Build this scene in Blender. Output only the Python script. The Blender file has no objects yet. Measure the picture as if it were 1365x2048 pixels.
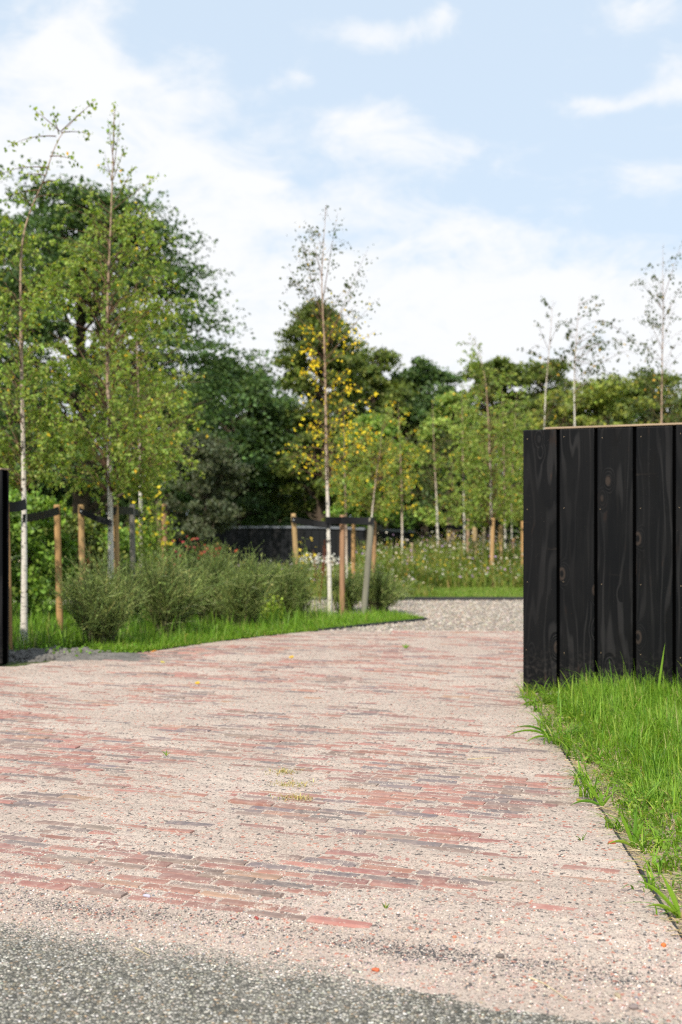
import bpy, bmesh, math, random
import numpy as np
from mathutils import Vector

R_ = math.radians
SC = bpy.context.scene
COL = SC.collection
F = 2275.0      # focal length in photograph pixels
H = 1.2         # eye height
HY = 1050.0     # horizon row

# ------------------------------------------------------------------ camera
cam_d = bpy.data.cameras.new("camera")
cam = bpy.data.objects.new("camera", cam_d)
COL.objects.link(cam)
cam.location = (0, 0, H)
cam.rotation_euler = (R_(90), 0, 0)
cam_d.sensor_fit = 'HORIZONTAL'
cam_d.sensor_width = 24.0
cam_d.lens = F / 1365.0 * 24.0
cam_d.shift_y = (HY - 1024.0) / 1365.0
cam_d.clip_start = 0.05
cam_d.clip_end = 3000
cam_d.dof.use_dof = True
cam_d.dof.focus_distance = 4.5
cam_d.dof.aperture_fstop = 2.8
SC.camera = cam

# ------------------------------------------------------------------ light
SUN_EL, SUN_ROT = 46.0, 200.0
sd = Vector((math.sin(R_(SUN_ROT)) * math.cos(R_(SUN_EL)), math.cos(R_(SUN_ROT)) * math.cos(R_(SUN_EL)), math.sin(R_(SUN_EL))))
sun_d = bpy.data.lights.new("sun", 'SUN')
sun_d.energy = 4.0
sun_d.angle = R_(0.9)
sun_d.color = (1.0, 0.93, 0.83)
sun = bpy.data.objects.new("sun", sun_d)
COL.objects.link(sun)
sun.rotation_euler = (-sd).to_track_quat('-Z', 'Y').to_euler()
SC.view_settings.view_transform = 'Standard'
SC.view_settings.look = 'None'
SC.view_settings.exposure = 0.42
SC.view_settings.gamma = 1
SC.cycles.use_denoising = False
SC.cycles.filter_width = 1.2
SC.cycles.sample_clamp_indirect = 4.0
SC.cycles.max_bounces = 6
SC.cycles.diffuse_bounces = 3
SC.cycles.transmission_bounces = 4
SC.cycles.glossy_bounces = 2


class NT:
    """small helper for node trees"""
    def __init__(s, tree):
        s.t = tree
    def n(s, typ, **kw):
        nd = s.t.nodes.new(typ)
        for k, v in kw.items():
            if k.startswith('i_'):
                key = k[2:]
                nd.inputs[int(key) if key.isdigit() else key].default_value = v
            else:
                setattr(nd, k, v)
        return nd
    def l(s, a, b):
        s.t.links.new(a, b)
    def put(s, sock, v):
        if isinstance(v, bpy.types.NodeSocket):
            s.l(v, sock)
        else:
            sock.default_value = v
    def m(s, op, a, b=0.0, c=0.0, clamp=False):
        nd = s.n('ShaderNodeMath', operation=op, use_clamp=clamp)
        for i, v in enumerate((a, b, c)):
            s.put(nd.inputs[i], v)
        return nd.outputs[0]
    def mix(s, fac, a, b, blend='MIX'):
        nd = s.n('ShaderNodeMix', data_type='RGBA', blend_type=blend)
        s.put(nd.inputs[0], fac); s.put(nd.inputs[6], a); s.put(nd.inputs[7], b)
        return nd.outputs[2]
    def ss(s, v, lo, hi):
        nd = s.n('ShaderNodeMapRange', interpolation_type='SMOOTHSTEP')
        s.put(nd.inputs[0], v); nd.inputs[1].default_value = lo; nd.inputs[2].default_value = hi
        return nd.outputs[0]
    def noise(s, vec, scale, detail=4, rough=0.55, dist=0.0):
        nd = s.n('ShaderNodeTexNoise', i_Scale=scale, i_Detail=detail, i_Roughness=rough, i_Distortion=dist)
        if vec is not None: s.l(vec, nd.inputs['Vector'])
        return nd.outputs[0]
    def vmul(s, vec, xyz):
        nd = s.n('ShaderNodeVectorMath', operation='MULTIPLY')
        s.l(vec, nd.inputs[0]); nd.inputs[1].default_value = xyz
        return nd.outputs[0]
    def vadd(s, vec, b):
        nd = s.n('ShaderNodeVectorMath', operation='ADD')
        s.l(vec, nd.inputs[0]); s.put(nd.inputs[1], b)
        return nd.outputs[0]


# ------------------------------------------------------------------ world: sky with procedural clouds
W = bpy.data.worlds.new("World")
SC.world = W
W.use_nodes = True
w = NT(W.node_tree)
W.node_tree.nodes.clear()
sky = w.n('ShaderNodeTexSky', sky_type='NISHITA', sun_disc=False, sun_elevation=R_(SUN_EL), sun_rotation=R_(SUN_ROT),
          air_density=1.0, dust_density=2.0, ozone_density=1.0)
tc = w.n('ShaderNodeTexCoord')
sep = w.n('ShaderNodeSeparateXYZ'); w.l(tc.outputs['Generated'], sep.inputs[0])
warp = w.n('ShaderNodeTexNoise', i_Scale=8.0, i_Detail=5.0); w.l(tc.outputs['Generated'], warp.inputs['Vector'])
wc = w.n('ShaderNodeSeparateColor'); w.l(warp.outputs['Color'], wc.inputs[0])
dx = w.m('ADD', sep.outputs[0], w.m('MULTIPLY', w.m('SUBTRACT', wc.outputs[0], 0.5), 0.10))
dz = w.m('ADD', sep.outputs[2], w.m('MULTIPLY', w.m('SUBTRACT', wc.outputs[1], 0.5), 0.06))
front = w.ss(sep.outputs[1], 0.2, 0.5)
def dirof(px, py):
    v = Vector(((px - 682.5) / F, 1.0, (HY - py) / F)).normalized()
    return v.x, v.z
blobs = [  # px, py, half-width, half-height, weight : where the clouds stand in the sky
    (120, 320, 310, 100, .68), (430, 285, 190, 42, .50), (205, 40, 60, 75, .75), (70, 140, 150, 60, .65), (210, 140, 60, 50, .45), (60, 0, 60, 50, .35),
    (745, 48, 85, 20, .75), (860, 10, 40, 22, .7), (600, 157, 45, 18, .5), (430, 108, 40, 20, .4), (370, 185, 60, 25, .45), (510, 345, 60, 20, .5),
    (765, 235, 60, 45, .72), (870, 315, 125, 48, .66), (1270, 205, 95, 17, .85), (1350, 150, 30, 30, .6), (1310, 375, 90, 36, .6), (1320, 25, 60, 26, .6),
    (640, 415, 160, 36, .5), (360, 470, 250, 60, .52), (930, 475, 160, 42, .5), (500, 640, 380, 90, .66), (900, 610, 330, 65, .66), (1250, 620, 280, 80, .6),
    (1000, 700, 500, 90, .7), (100, 560, 300, 120, .6), (300, 800, 700, 120, .7), (1200, 820, 500, 110, .6)]
acc = None
for px, py, sx, sy, wt in blobs:
    cx, cz = dirof(px, py)
    a = w.m('MULTIPLY', w.m('SUBTRACT', dx, cx), F / sx)
    b = w.m('MULTIPLY', w.m('SUBTRACT', dz, cz), F / sy)
    r2 = w.m('ADD', w.m('MULTIPLY', a, a), w.m('MULTIPLY', b, b))
    g = w.m('MULTIPLY', w.m('POWER', 2.7183, w.m('MULTIPLY', r2, -0.7)), wt)
    acc = g if acc is None else w.m('ADD', acc, g)
acc = w.m('MULTIPLY', w.m('MINIMUM', acc, 1.0), front)
back = w.m('MULTIPLY', w.m('SUBTRACT', 1.0, front), 0.35)
cn = w.n('ShaderNodeTexNoise', i_Scale=12.0, i_Detail=9.0, i_Roughness=0.62, i_Distortion=0.6)
w.l(w.vmul(tc.outputs['Generated'], (1, 1, 2.2)), cn.inputs['Vector'])
dens = w.m('ADD', w.m('ADD', acc, back), w.m('MULTIPLY', w.m('SUBTRACT', cn.outputs[0], 0.5), 1.75))
cn2 = w.noise(w.vmul(tc.outputs['Generated'], (1, 1, 1.7)), 46.0, 6, 0.6, 0.5)
dens = w.m('ADD', dens, w.m('MULTIPLY', w.m('SUBTRACT', cn2, 0.5), 0.45))
cl = w.ss(dens, 0.14, 1.02)
veil = w.ss(sep.outputs[2], 0.75, 0.0)
SKYGAIN = 0.11
tint = w.n('ShaderNodeMix', data_type='RGBA', blend_type='MIX'); tint.inputs[0].default_value = 0.8
w.l(sky.outputs[0], tint.inputs[6]); tint.inputs[7].default_value = (5.25, 6.2, 7.2, 1)
clc = w.n('ShaderNodeMix', data_type='RGBA'); w.l(cl, clc.inputs[0]); w.l(tint.outputs[2], clc.inputs[6])
clc.inputs[7].default_value = (6.7, 6.8, 6.95, 1)
bg = w.n('ShaderNodeBackground', i_Strength=SKYGAIN); w.l(clc.outputs[2], bg.inputs[0])
wo = w.n('ShaderNodeOutputWorld'); w.l(bg.outputs[0], wo.inputs[0])

# ------------------------------------------------------------------ geometry helpers
rng = np.random.default_rng(7)
random.seed(5)


def gx(px, Y): return (px - 682.5) / F * Y
def gz(py, Y): return H - (py - HY) / F * Y
def gY(py): return F * H / (py - HY)
def PT(px, py, Y): return np.array((gx(px, Y), Y, gz(py, Y)))


class Geo:
    def __init__(s):
        s.v, s.f, s.c, s.n, s.mi = [], [], [], 0, []
    def add(s, v, f, c=(1, 1, 1), mi=0):
        v = np.asarray(v, float).reshape(-1, 3); f = np.asarray(f, int)
        c = np.asarray(c, float)
        if c.ndim == 1: c = np.tile(c, (len(v), 1))
        s.v.append(v); s.f.append(f + s.n); s.c.append(c[:, :3]); s.mi.append(mi); s.n += len(v)
        return s
    def build(s, name, mats, parent=None, smooth=False, origin=None):
        me = bpy.data.meshes.new(name)
        v = np.concatenate(s.v) if s.v else np.zeros((0, 3))
        if origin is None and parent is not None: origin = parent.get('_o')
        if origin is not None: v = v - np.array(origin)
        me.vertices.add(len(v)); me.vertices.foreach_set('co', v.astype(np.float32).ravel())
        nl = sum(f.size for f in s.f); npoly = sum(len(f) for f in s.f)
        me.loops.add(nl); me.polygons.add(npoly)
        me.loops.foreach_set('vertex_index', np.concatenate([f.ravel() for f in s.f]).astype(np.int32))
        tot = np.concatenate([np.full(len(f), f.shape[1]) for f in s.f])
        st = np.concatenate(([0], np.cumsum(tot)[:-1]))
        me.polygons.foreach_set('loop_start', st.astype(np.int32))
        me.polygons.foreach_set('material_index', np.concatenate([np.full(len(f), m) for f, m in zip(s.f, s.mi)]).astype(np.int32))
        me.polygons.foreach_set('use_smooth', np.full(npoly, smooth))
        at = me.attributes.new('col', 'FLOAT_COLOR', 'POINT')
        c = np.concatenate(s.c); at.data.foreach_set('color', np.c_[c, np.ones(len(c))].astype(np.float32).ravel())
        me.update(calc_edges=True)
        for m in (mats if isinstance(mats, (list, tuple)) else [mats]): me.materials.append(m)
        o = bpy.data.objects.new(name, me); COL.objects.link(o)
        if parent is not None: o.parent = parent
        elif origin is not None: o.location = origin
        return o


def tag(o, label=None, cat=None, group=None, kind=None):
    if label: o['label'] = label
    if cat: o['category'] = cat
    if group: o['group'] = group
    if kind: o['kind'] = kind
    return o


def thing(name, label, cat, loc, group=None):
    o = bpy.data.objects.new(name, None); COL.objects.link(o)
    o.location = loc; o.empty_display_size = 0.1
    o['_o'] = tuple(float(x) for x in loc)
    return tag(o, label, cat, group)


def unit(a): return a / np.maximum(np.linalg.norm(a, axis=-1, keepdims=True), 1e-9)


def tube(g, pts, rad, sides=6, col=(1, 1, 1), cap=True, mi=0):
    pts = np.asarray(pts, float); n = len(pts)
    rad = np.broadcast_to(np.asarray(rad, float), (n,))
    d = unit(np.gradient(pts, axis=0))
    ref = np.array((0.31, 0.95, 0.05))
    a = unit(np.cross(d, ref)); b = np.cross(d, a)
    t = np.arange(sides) / sides * 2 * np.pi
    ring = a[:, None] * np.cos(t)[None, :, None] + b[:, None] * np.sin(t)[None, :, None]
    v = pts[:, None] + ring * rad[:, None, None]
    i = np.arange(n - 1)[:, None] * sides; j = np.arange(sides)[None]; k = (j + 1) % sides
    q = np.stack((i + j, i + k, i + sides + k, i + sides + j), -1).reshape(-1, 4)
    col = np.asarray(col, float)
    if col.ndim == 2: col = np.repeat(col, sides, 0)
    g.add(v.reshape(-1, 3), q, col, mi)
    if cap and sides > 3:
        for e in (0, n - 1):
            c = np.concatenate((v[e], [pts[e]]))
            f = [(x, (x + 1) % sides, sides) for x in range(sides)]
            g.add(c, f if e else [x[::-1] for x in f], col if col.ndim == 1 else col[-1], mi)


def tubes(g, P, rad, sides=3, col=(1, 1, 1)):
    """P: (M,n,3) many thin tubes, rad: (M,n)"""
    M, n, _ = P.shape
    d = unit(np.gradient(P, axis=1)); a = unit(np.cross(d, np.array((0.31, 0.95, 0.05)))); b = np.cross(d, a)
    t = np.arange(sides) / sides * 2 * np.pi
    v = P[:, :, None] + (a[:, :, None] * np.cos(t)[None, None, :, None] + b[:, :, None] * np.sin(t)[None, None, :, None]) * rad[:, :, None, None]
    base = (np.arange(M) * n * sides)[:, None, None]
    i = (np.arange(n - 1) * sides)[None, :, None]; j = np.arange(sides)[None, None]; k = (j + 1) % sides
    q = np.stack((base + i + j, base + i + k, base + i + sides + k, base + i + sides + j), -1).reshape(-1, 4)
    c = np.asarray(col, float)
    if c.ndim == 2: c = np.repeat(c, n * sides, 0)
    g.add(v.reshape(-1, 3), q, c)


def leaves(g, P, D, L, Wd, col, fold=0.15, r=None):
    r = r or rng
    n = len(P); D = unit(D)
    N = unit(np.cross(D, unit(r.normal(size=(n, 3)))))
    S = np.cross(D, N)
    L = np.broadcast_to(L, (n,))[:, None]; Wd = np.broadcast_to(Wd, (n,))[:, None]
    v = np.stack((P, P + D * L * .42 + S * Wd * .5 + N * Wd * fold, P + D * L, P + D * L * .42 - S * Wd * .5 + N * Wd * fold), 1)
    b = np.arange(n)[:, None] * 4
    f = np.concatenate((b + [0, 1, 2], b + [0, 2, 3]))
    g.add(v.reshape(-1, 3), f, np.repeat(col, 4, 0))


def blades(g, P, h, wd, az, bend, col, seg=4, r=None):
    """grass blades: root P, height h, root width wd, azimuth of bend, amount of bend"""
    n = len(P); t = np.linspace(0, 1, seg + 1)
    dirv = np.stack((np.cos(az), np.sin(az), 0 * az), -1)
    side = np.stack((-np.sin(az), np.cos(az), 0 * az), -1)
    out = bend[:, None] * h[:, None] * t ** 1.8
    up = h[:, None] * (t - 0.42 * np.minimum(bend, 1.6)[:, None] * t ** 2.4)
    c = P[:, None] + dirv[:, None] * out[..., None]; c[..., 2] += up
    w_ = wd[:, None] * (1 - t ** 1.7) * 0.5 + 0.0004
    lft = c - side[:, None] * w_[..., None]; rgt = c + side[:, None] * w_[..., None]
    v = np.stack((lft, rgt), 2).reshape(n, -1, 3)
    b = (np.arange(n) * 2 * (seg + 1))[:, None, None]; i = (np.arange(seg) * 2)[None, :, None]
    f = (b + i + np.array([0, 1, 3, 2])[None, None]).reshape(-1, 4)
    g.add(v.reshape(-1, 3), f, np.repeat(col, 2 * (seg + 1), 0))


_tab = np.random.default_rng(99).random((256, 256))
def vn(x, y):
    xi = np.floor(x).astype(int); yi = np.floor(y).astype(int); fx = x - xi; fy = y - yi
    fx = fx * fx * (3 - 2 * fx); fy = fy * fy * (3 - 2 * fy)
    g = lambda a, b: _tab[a & 255, b & 255]
    return (g(xi, yi) * (1 - fx) + g(xi + 1, yi) * fx) * (1 - fy) + (g(xi, yi + 1) * (1 - fx) + g(xi + 1, yi + 1) * fx) * fy
def fbm(x, y, o=4):
    s = 0; a = .5; 
    for k in range(o):
        s = s + a * vn(x * 2 ** k + 17.3 * k, y * 2 ** k + 9.1 * k); a *= .5
    return s / (1 - .5 ** o) - .5


def pal(n, cols, wts, jit=0.15, r=None):
    r = r or rng
    cols = np.array(cols); w_ = np.array(wts, float); w_ /= w_.sum()
    c = cols[r.choice(len(cols), n, p=w_)]
    return np.clip(c * (1 + r.normal(size=(n, 1)) * jit) * (1 + r.normal(size=(n, 3)) * jit * .35), 0.003, 0.95)


def inpoly(x, y, poly):
    c = np.zeros(np.shape(x), bool); p = list(poly)
    for (x0, y0), (x1, y1) in zip(p, p[1:] + p[:1]):
        cond = ((y0 > y) != (y1 > y)) & (x < (x1 - x0) * (y - y0) / (y1 - y0 + 1e-12) + x0)
        c ^= cond
    return c


def sheet(name, poly, z, m, kind='structure', sub=None, amp=0.0, nscale=1.0):
    bm = bmesh.new()
    vs = [bm.verts.new((x, y, z)) for x, y in poly]
    bm.faces.new(vs)
    bmesh.ops.triangulate(bm, faces=bm.faces)
    me = bpy.data.meshes.new(name); bm.normal_update(); 
    for f in bm.faces:
        if f.normal.z < 0: f.normal_flip()
    bm.to_mesh(me); bm.free()
    me.materials.append(m)
    o = bpy.data.objects.new(name, me); COL.objects.link(o)
    return tag(o, kind=kind)


def grid(x0, x1, nx, y0, y1, ny, zf):
    X, Y = np.meshgrid(np.linspace(x0, x1, nx), np.linspace(y0, y1, ny))
    V = np.stack((X, Y, zf(X, Y)), -1).reshape(-1, 3)
    i = np.arange(ny - 1)[:, None] * nx; j = np.arange(nx - 1)[None]
    Q = np.stack((i + j, i + j + 1, i + nx + j + 1, i + nx + j), -1).reshape(-1, 4)
    return V, Q


# ------------------------------------------------------------------ materials
def newmat(name):
    m = bpy.data.materials.new(name); m.use_nodes = True; m.node_tree.nodes.clear()
    t = NT(m.node_tree); out = t.n('ShaderNodeOutputMaterial')
    return m, t, out


def coord(t): return t.n('ShaderNodeTexCoord').outputs['Object']
def wpos(t): return t.n('ShaderNodeNewGeometry').outputs['Position']
def attr(t): return t.n('ShaderNodeAttribute', attribute_name='col').outputs['Color']


def principled(t, out, col, rough=0.7, spec=0.3, bump=None, bstr=0.3, bdist=0.01, metal=0.0):
    p = t.n('ShaderNodeBsdfPrincipled'); t.put(p.inputs['Base Color'], col); t.put(p.inputs['Roughness'], rough)
    p.inputs['Specular IOR Level'].default_value = spec; p.inputs['Metallic'].default_value = metal
    if bump is not None:
        b = t.n('ShaderNodeBump', i_Strength=bstr, i_Distance=bdist); t.l(bump, b.inputs['Height']); t.l(b.outputs[0], p.inputs['Normal'])
    if out is not None: t.l(p.outputs[0], out.inputs[0])
    return p


def mat_leaf(name, trans=0.35, ttint=(1.25, 1.2, 0.5, 1), rough=0.5, spec=0.35, gain=1.0):
    m, t, out = newmat(name)
    a = t.mix(1.0, attr(t), (gain, gain, gain, 1), 'MULTIPLY')
    p = principled(t, None, a, rough, spec)
    tr = t.n('ShaderNodeBsdfTranslucent'); t.l(t.mix(1.0, a, ttint, 'MULTIPLY'), tr.inputs[0])
    mx = t.n('ShaderNodeMixShader'); mx.inputs[0].default_value = trans
    t.l(p.outputs[0], mx.inputs[1]); t.l(tr.outputs[0], mx.inputs[2]); t.l(mx.outputs[0], out.inputs[0])
    return m


def mat_attr(name, rough=0.8, spec=0.2, nscale=0, namt=0.3, nvec=(1, 1, 1), bstr=0.0):
    m, t, out = newmat(name)
    a = attr(t)
    bump = None
    if nscale:
        n = t.noise(t.vmul(coord(t), nvec), nscale, 5)
        f = t.m('ADD', t.m('MULTIPLY', t.m('SUBTRACT', n, 0.5), 2 * namt), 1.0)
        cmb = t.n('ShaderNodeCombineXYZ')
        for k in range(3): t.l(f, cmb.inputs[k])
        a = t.mix(1.0, a, cmb.outputs[0], 'MULTIPLY'); bump = n if bstr else None
    principled(t, out, a, rough, spec, bump, bstr or 0.1, 0.004)
    return m


M = {}
M['birch_leaf'] = mat_leaf('birch_leaf', 0.5, (1.3, 1.22, 0.42, 1), gain=2.25)
M['dark_leaf'] = mat_leaf('dark_leaf', 0.32, gain=2.35)
M['grass'] = mat_leaf('grass_blade', 0.42, (1.2, 1.25, 0.45, 1), 0.5, 0.3, gain=1.65)
M['broom'] = mat_leaf('broom_twig', 0.28, (1.25, 1.25, .5, 1), gain=2.5)
M['petal'] = mat_leaf('petal', 0.25, (1, 1, 1, 1))
M['bark'] = mat_attr('bark', 0.9, 0.1, 14, 0.45, (1, 1, .25), 0.5)
M['stake'] = mat_attr('stake_wood', 0.8, 0.15, 34, 0.5, (1, 1, .10), 0.5)
M['strap'] = mat_attr('rubber_strap', 0.6, 0.3, 60, 0.15)
M['bolt'] = mat_attr('zinc_bolt', 0.3, 0.8)
M['stone'] = mat_attr('stone', 0.85, 0.25, 90, 0.2, (1, 1, 1), 0.2)


def mk_birch_bark():
    m, t, out = newmat('birch_bark')
    c = coord(t); a = attr(t)
    n1 = t.noise(t.vmul(c, (14, 14, 75)), 1.0, 3)
    n2 = t.noise(t.vmul(c, (9, 9, 16)), 1.0, 4)
    n3 = t.noise(c, 40, 4)
    dark = t.m('MAXIMUM', t.ss(n1, 0.60, 0.66), t.ss(n2, 0.60, 0.64))
    base = t.mix(t.m('MULTIPLY', n3, 0.35), a, (0.30, 0.24, 0.18, 1))
    col = t.mix(t.m('MULTIPLY', dark, 0.9), base, (0.035, 0.03, 0.028, 1))
    principled(t, out, col, 0.75, 0.25, n1, 0.3, 0.004)
    return m
M['birch_bark'] = mk_birch_bark()


def mk_sand():
    m, t, out = newmat('sand')
    p = wpos(t)
    v = t.n('ShaderNodeTexVoronoi', i_Scale=210.0, i_Randomness=1.0); t.l(p, v.inputs['Vector'])
    v2 = t.n('ShaderNodeTexVoronoi', i_Scale=95.0); t.l(p, v2.inputs['Vector'])
    sc = t.n('ShaderNodeSeparateColor'); t.l(v.outputs['Color'], sc.inputs[0])
    s2 = t.n('ShaderNodeSeparateColor'); t.l(v2.outputs['Color'], s2.inputs[0])
    big = t.noise(p, 1.3, 5); med = t.noise(p, 9, 4)
    base = t.mix(t.ss(big, 0.35, 0.65), (0.375, 0.292, 0.242, 1), (0.445, 0.362, 0.306, 1))
    base = t.mix(t.ss(med, 0.5, 0.75), base, (0.40, 0.29, 0.25, 1))
    col = t.mix(t.m('MULTIPLY', sc.outputs[1], 0.38), base, (0.62, 0.56, 0.48, 1))
    dk = t.m('MULTIPLY', t.ss(sc.outputs[0], 0.80, 0.83), 0.68)
    col = t.mix(dk, col, (0.15, 0.125, 0.11, 1))
    dk2 = t.m('MULTIPLY', t.ss(s2.outputs[0], 0.955, 0.96), 0.85)
    col = t.mix(dk2, col, (0.06, 0.058, 0.06, 1))
    rd = t.m('MULTIPLY', t.ss(s2.outputs[1], 0.955, 0.96), 0.7)
    col = t.mix(rd, col, (0.42, 0.15, 0.10, 1))
    # dark grit washed together along the asphalt side of the paving
    sp = t.n('ShaderNodeSeparateXYZ'); t.l(p, sp.inputs[0])
    vv = t.m('ADD', t.m('MULTIPLY', sp.outputs[0], 0.342), t.m('MULTIPLY', sp.outputs[1], 0.9397))
    vv = t.m('ADD', vv, t.m('MULTIPLY', t.m('SUBTRACT', t.noise(p, 2.2, 3), 0.5), 0.16))
    d = t.m('ABSOLUTE', t.m('SUBTRACT', vv, 3.095))
    bandm = t.m('MULTIPLY', t.m('MULTIPLY', t.ss(d, 0.085, 0.0), t.m('ADD', 0.55, t.m('MULTIPLY', t.ss(sp.outputs[0], -.2, .6), 0.75))), t.ss(t.noise(t.vadd(p, (3.3, 1.2, 0)), 2.6, 4), 0.40, 0.62))
    grit = t.m('LESS_THAN', sc.outputs[2], t.m('MULTIPLY', bandm, 0.62))
    col = t.mix(t.m('MULTIPLY', grit, 0.9), col, (0.055, 0.055, 0.058, 1))
    bump = t.m('ADD', t.m('MULTIPLY', v.outputs['Distance'], -1.0), t.m('MULTIPLY', t.noise(p, 40, 3), 1.2))
    principled(t, out, col, 0.95, 0.15, bump, 0.55, 0.004)
    return m
M['sand'] = mk_sand()


def mk_brick():
    m, t, out = newmat('old_brick')
    p = wpos(t); a = attr(t)
    n = t.noise(p, 30, 5); n2 = t.noise(t.vadd(p, (5, 2, 1)), 11, 4); n3 = t.noise(p, 150, 3)
    col = t.mix(t.m('MULTIPLY', t.ss(n2, 0.42, 0.7), 0.45), a, (0.23, 0.19, 0.17, 1))
    col = t.mix(t.m('MULTIPLY', n, 0.35), col, (0.62, 0.42, 0.35, 1))
    dust = t.m('MULTIPLY', t.ss(t.m('ADD', t.m('MULTIPLY', n, 0.65), t.m('MULTIPLY', n3, 0.35)), 0.48, 0.76), 0.5)
    col = t.mix(dust, col, (0.43, 0.335, 0.275, 1))
    v = t.n('ShaderNodeTexVoronoi', i_Scale=260.0); t.l(p, v.inputs['Vector'])
    sc = t.n('ShaderNodeSeparateColor'); t.l(v.outputs['Color'], sc.inputs[0])
    cover = t.m('MULTIPLY', t.ss(t.noise(t.vadd(p, (1, 7, 3)), 13, 5, 0.65), 0.48, 0.74), 0.8)
    grain = t.m('LESS_THAN', sc.outputs[0], cover)
    gc = t.mix(sc.outputs[1], (0.36, 0.28, 0.23, 1), (0.60, 0.53, 0.45, 1))
    col = t.mix(t.m('MULTIPLY', grain, 0.85), col, gc)
    principled(t, out, col, 0.9, 0.2, n3, 0.35, 0.003)
    return m
M['brick'] = mk_brick()


def mk_asphalt():
    m, t, out = newmat('asphalt')
    p = wpos(t)
    v = t.n('ShaderNodeTexVoronoi', i_Scale=100.0); t.l(p, v.inputs['Vector'])
    e = t.n('ShaderNodeTexVoronoi', i_Scale=100.0, feature='DISTANCE_TO_EDGE'); t.l(p, e.inputs['Vector'])
    s = t.n('ShaderNodeSeparateColor'); t.l(v.outputs['Color'], s.inputs[0])
    ramp = t.n('ShaderNodeValToRGB'); t.l(s.outputs[0], ramp.inputs[0])
    cr = ramp.color_ramp; cr.interpolation = 'CONSTANT'
    stops = [(0, (.10, .098, .082)), (.16, (.20, .19, .16)), (.34, (.30, .285, .235)), (.50, (.45, .42, .36)), (.70, (.25, .225, .165)), (.80, (.48, .455, .40)), (.90, (.36, .27, .18)), (.95, (.66, .63, .58))]
    while len(cr.elements) < len(stops): cr.elements.new(0.5)
    for el, (q, c) in zip(cr.elements, stops): el.position = q; el.color = (*c, 1)
    big = t.noise(p, 1.6, 5)
    tar = t.mix(t.ss(e.outputs['Distance'], 0.02, 0.16), (0.085, 0.08, 0.07, 1), ramp.outputs[0])
    col = t.mix(t.m('MULTIPLY', t.ss(big, 0.45, 0.75), 0.35), tar, (0.34, 0.31, 0.27, 1))
    sp = t.n('ShaderNodeSeparateXYZ'); t.l(p, sp.inputs[0])
    vv = t.m('ADD', t.m('MULTIPLY', sp.outputs[0], 0.342), t.m('MULTIPLY', sp.outputs[1], 0.9397))
    vv = t.m('ADD', vv, t.m('MULTIPLY', t.m('SUBTRACT', t.noise(p, 6, 5), 0.5), 0.34))
    sv = t.n('ShaderNodeTexVoronoi', i_Scale=230.0); t.l(p, sv.inputs['Vector'])
    ss_ = t.n('ShaderNodeSeparateColor'); t.l(sv.outputs['Color'], ss_.inputs[0])
    grains = t.m('LESS_THAN', ss_.outputs[0], t.m('MULTIPLY', t.ss(vv, 2.74, 2.99), 0.9))
    col = t.mix(t.m('MULTIPLY', grains, 0.9), col, t.mix(ss_.outputs[1], (0.36, 0.285, 0.235, 1), (0.58, 0.50, 0.43, 1)))
    bump = t.ss(e.outputs['Distance'], 0.0, 0.3)
    principled(t, out, col, 0.85, 0.2, bump, 0.8, 0.005)
    return m
M['asphalt'] = mk_asphalt()


def mk_ground(name, c1, c2, c3, s1=3.0, s2=40.0, bs=0.6):
    m, t, out = newmat(name)
    p = wpos(t)
    n1 = t.noise(p, s1, 5); n2 = t.noise(p, s2, 5, 0.65)
    col = t.mix(t.ss(n1, 0.4, 0.62), (*c1, 1), (*c2, 1))
    col = t.mix(t.ss(n2, 0.48, 0.68), col, (*c3, 1))
    principled(t, out, col, 0.95, 0.1, n2, bs, 0.02)
    return m
M['ground'] = mk_ground('ground_turf', (0.04, 0.07, 0.015), (0.06, 0.09, 0.02), (0.05, 0.045, 0.025))
M['bed'] = mk_ground('bed_soil', (0.045, 0.06, 0.02), (0.07, 0.10, 0.025), (0.07, 0.06, 0.045))
M['soil'] = mk_ground('grey_soil', (0.15, 0.142, 0.13), (0.20, 0.188, 0.172), (0.10, 0.093, 0.085), 4, 30, 0.9)
M['verge'] = mk_ground('sandy_verge', (0.36, 0.285, 0.225), (0.25, 0.21, 0.145), (0.45, 0.365, 0.295), 5, 90)
M['lawn'] = mk_ground('lawn_turf', (0.06, 0.11, 0.02), (0.09, 0.14, 0.03), (0.10, 0.11, 0.04), 1.2, 60)


def mk_gravel():
    m, t, out = newmat('gravel')
    p = wpos(t)
    v = t.n('ShaderNodeTexVoronoi', i_Scale=32.0); t.l(p, v.inputs['Vector'])
    s = t.n('ShaderNodeSeparateColor'); t.l(v.outputs['Color'], s.inputs[0])
    col = t.mix(s.outputs[0], (0.22, 0.19, 0.16, 1), (0.48, 0.425, 0.36, 1))
    col = t.mix(t.ss(s.outputs[1], .85, .86), col, (0.40, 0.32, 0.25, 1))
    col = t.mix(t.m('MULTIPLY', t.ss(v.outputs['Distance'], .45, .75), .6), col, (0.10, 0.09, 0.08, 1))
    principled(t, out, col, 0.9, 0.2, t.m('MULTIPLY', v.outputs['Distance'], -1.0), 0.9, 0.02)
    return m
M['gravel'] = mk_gravel()


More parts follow.
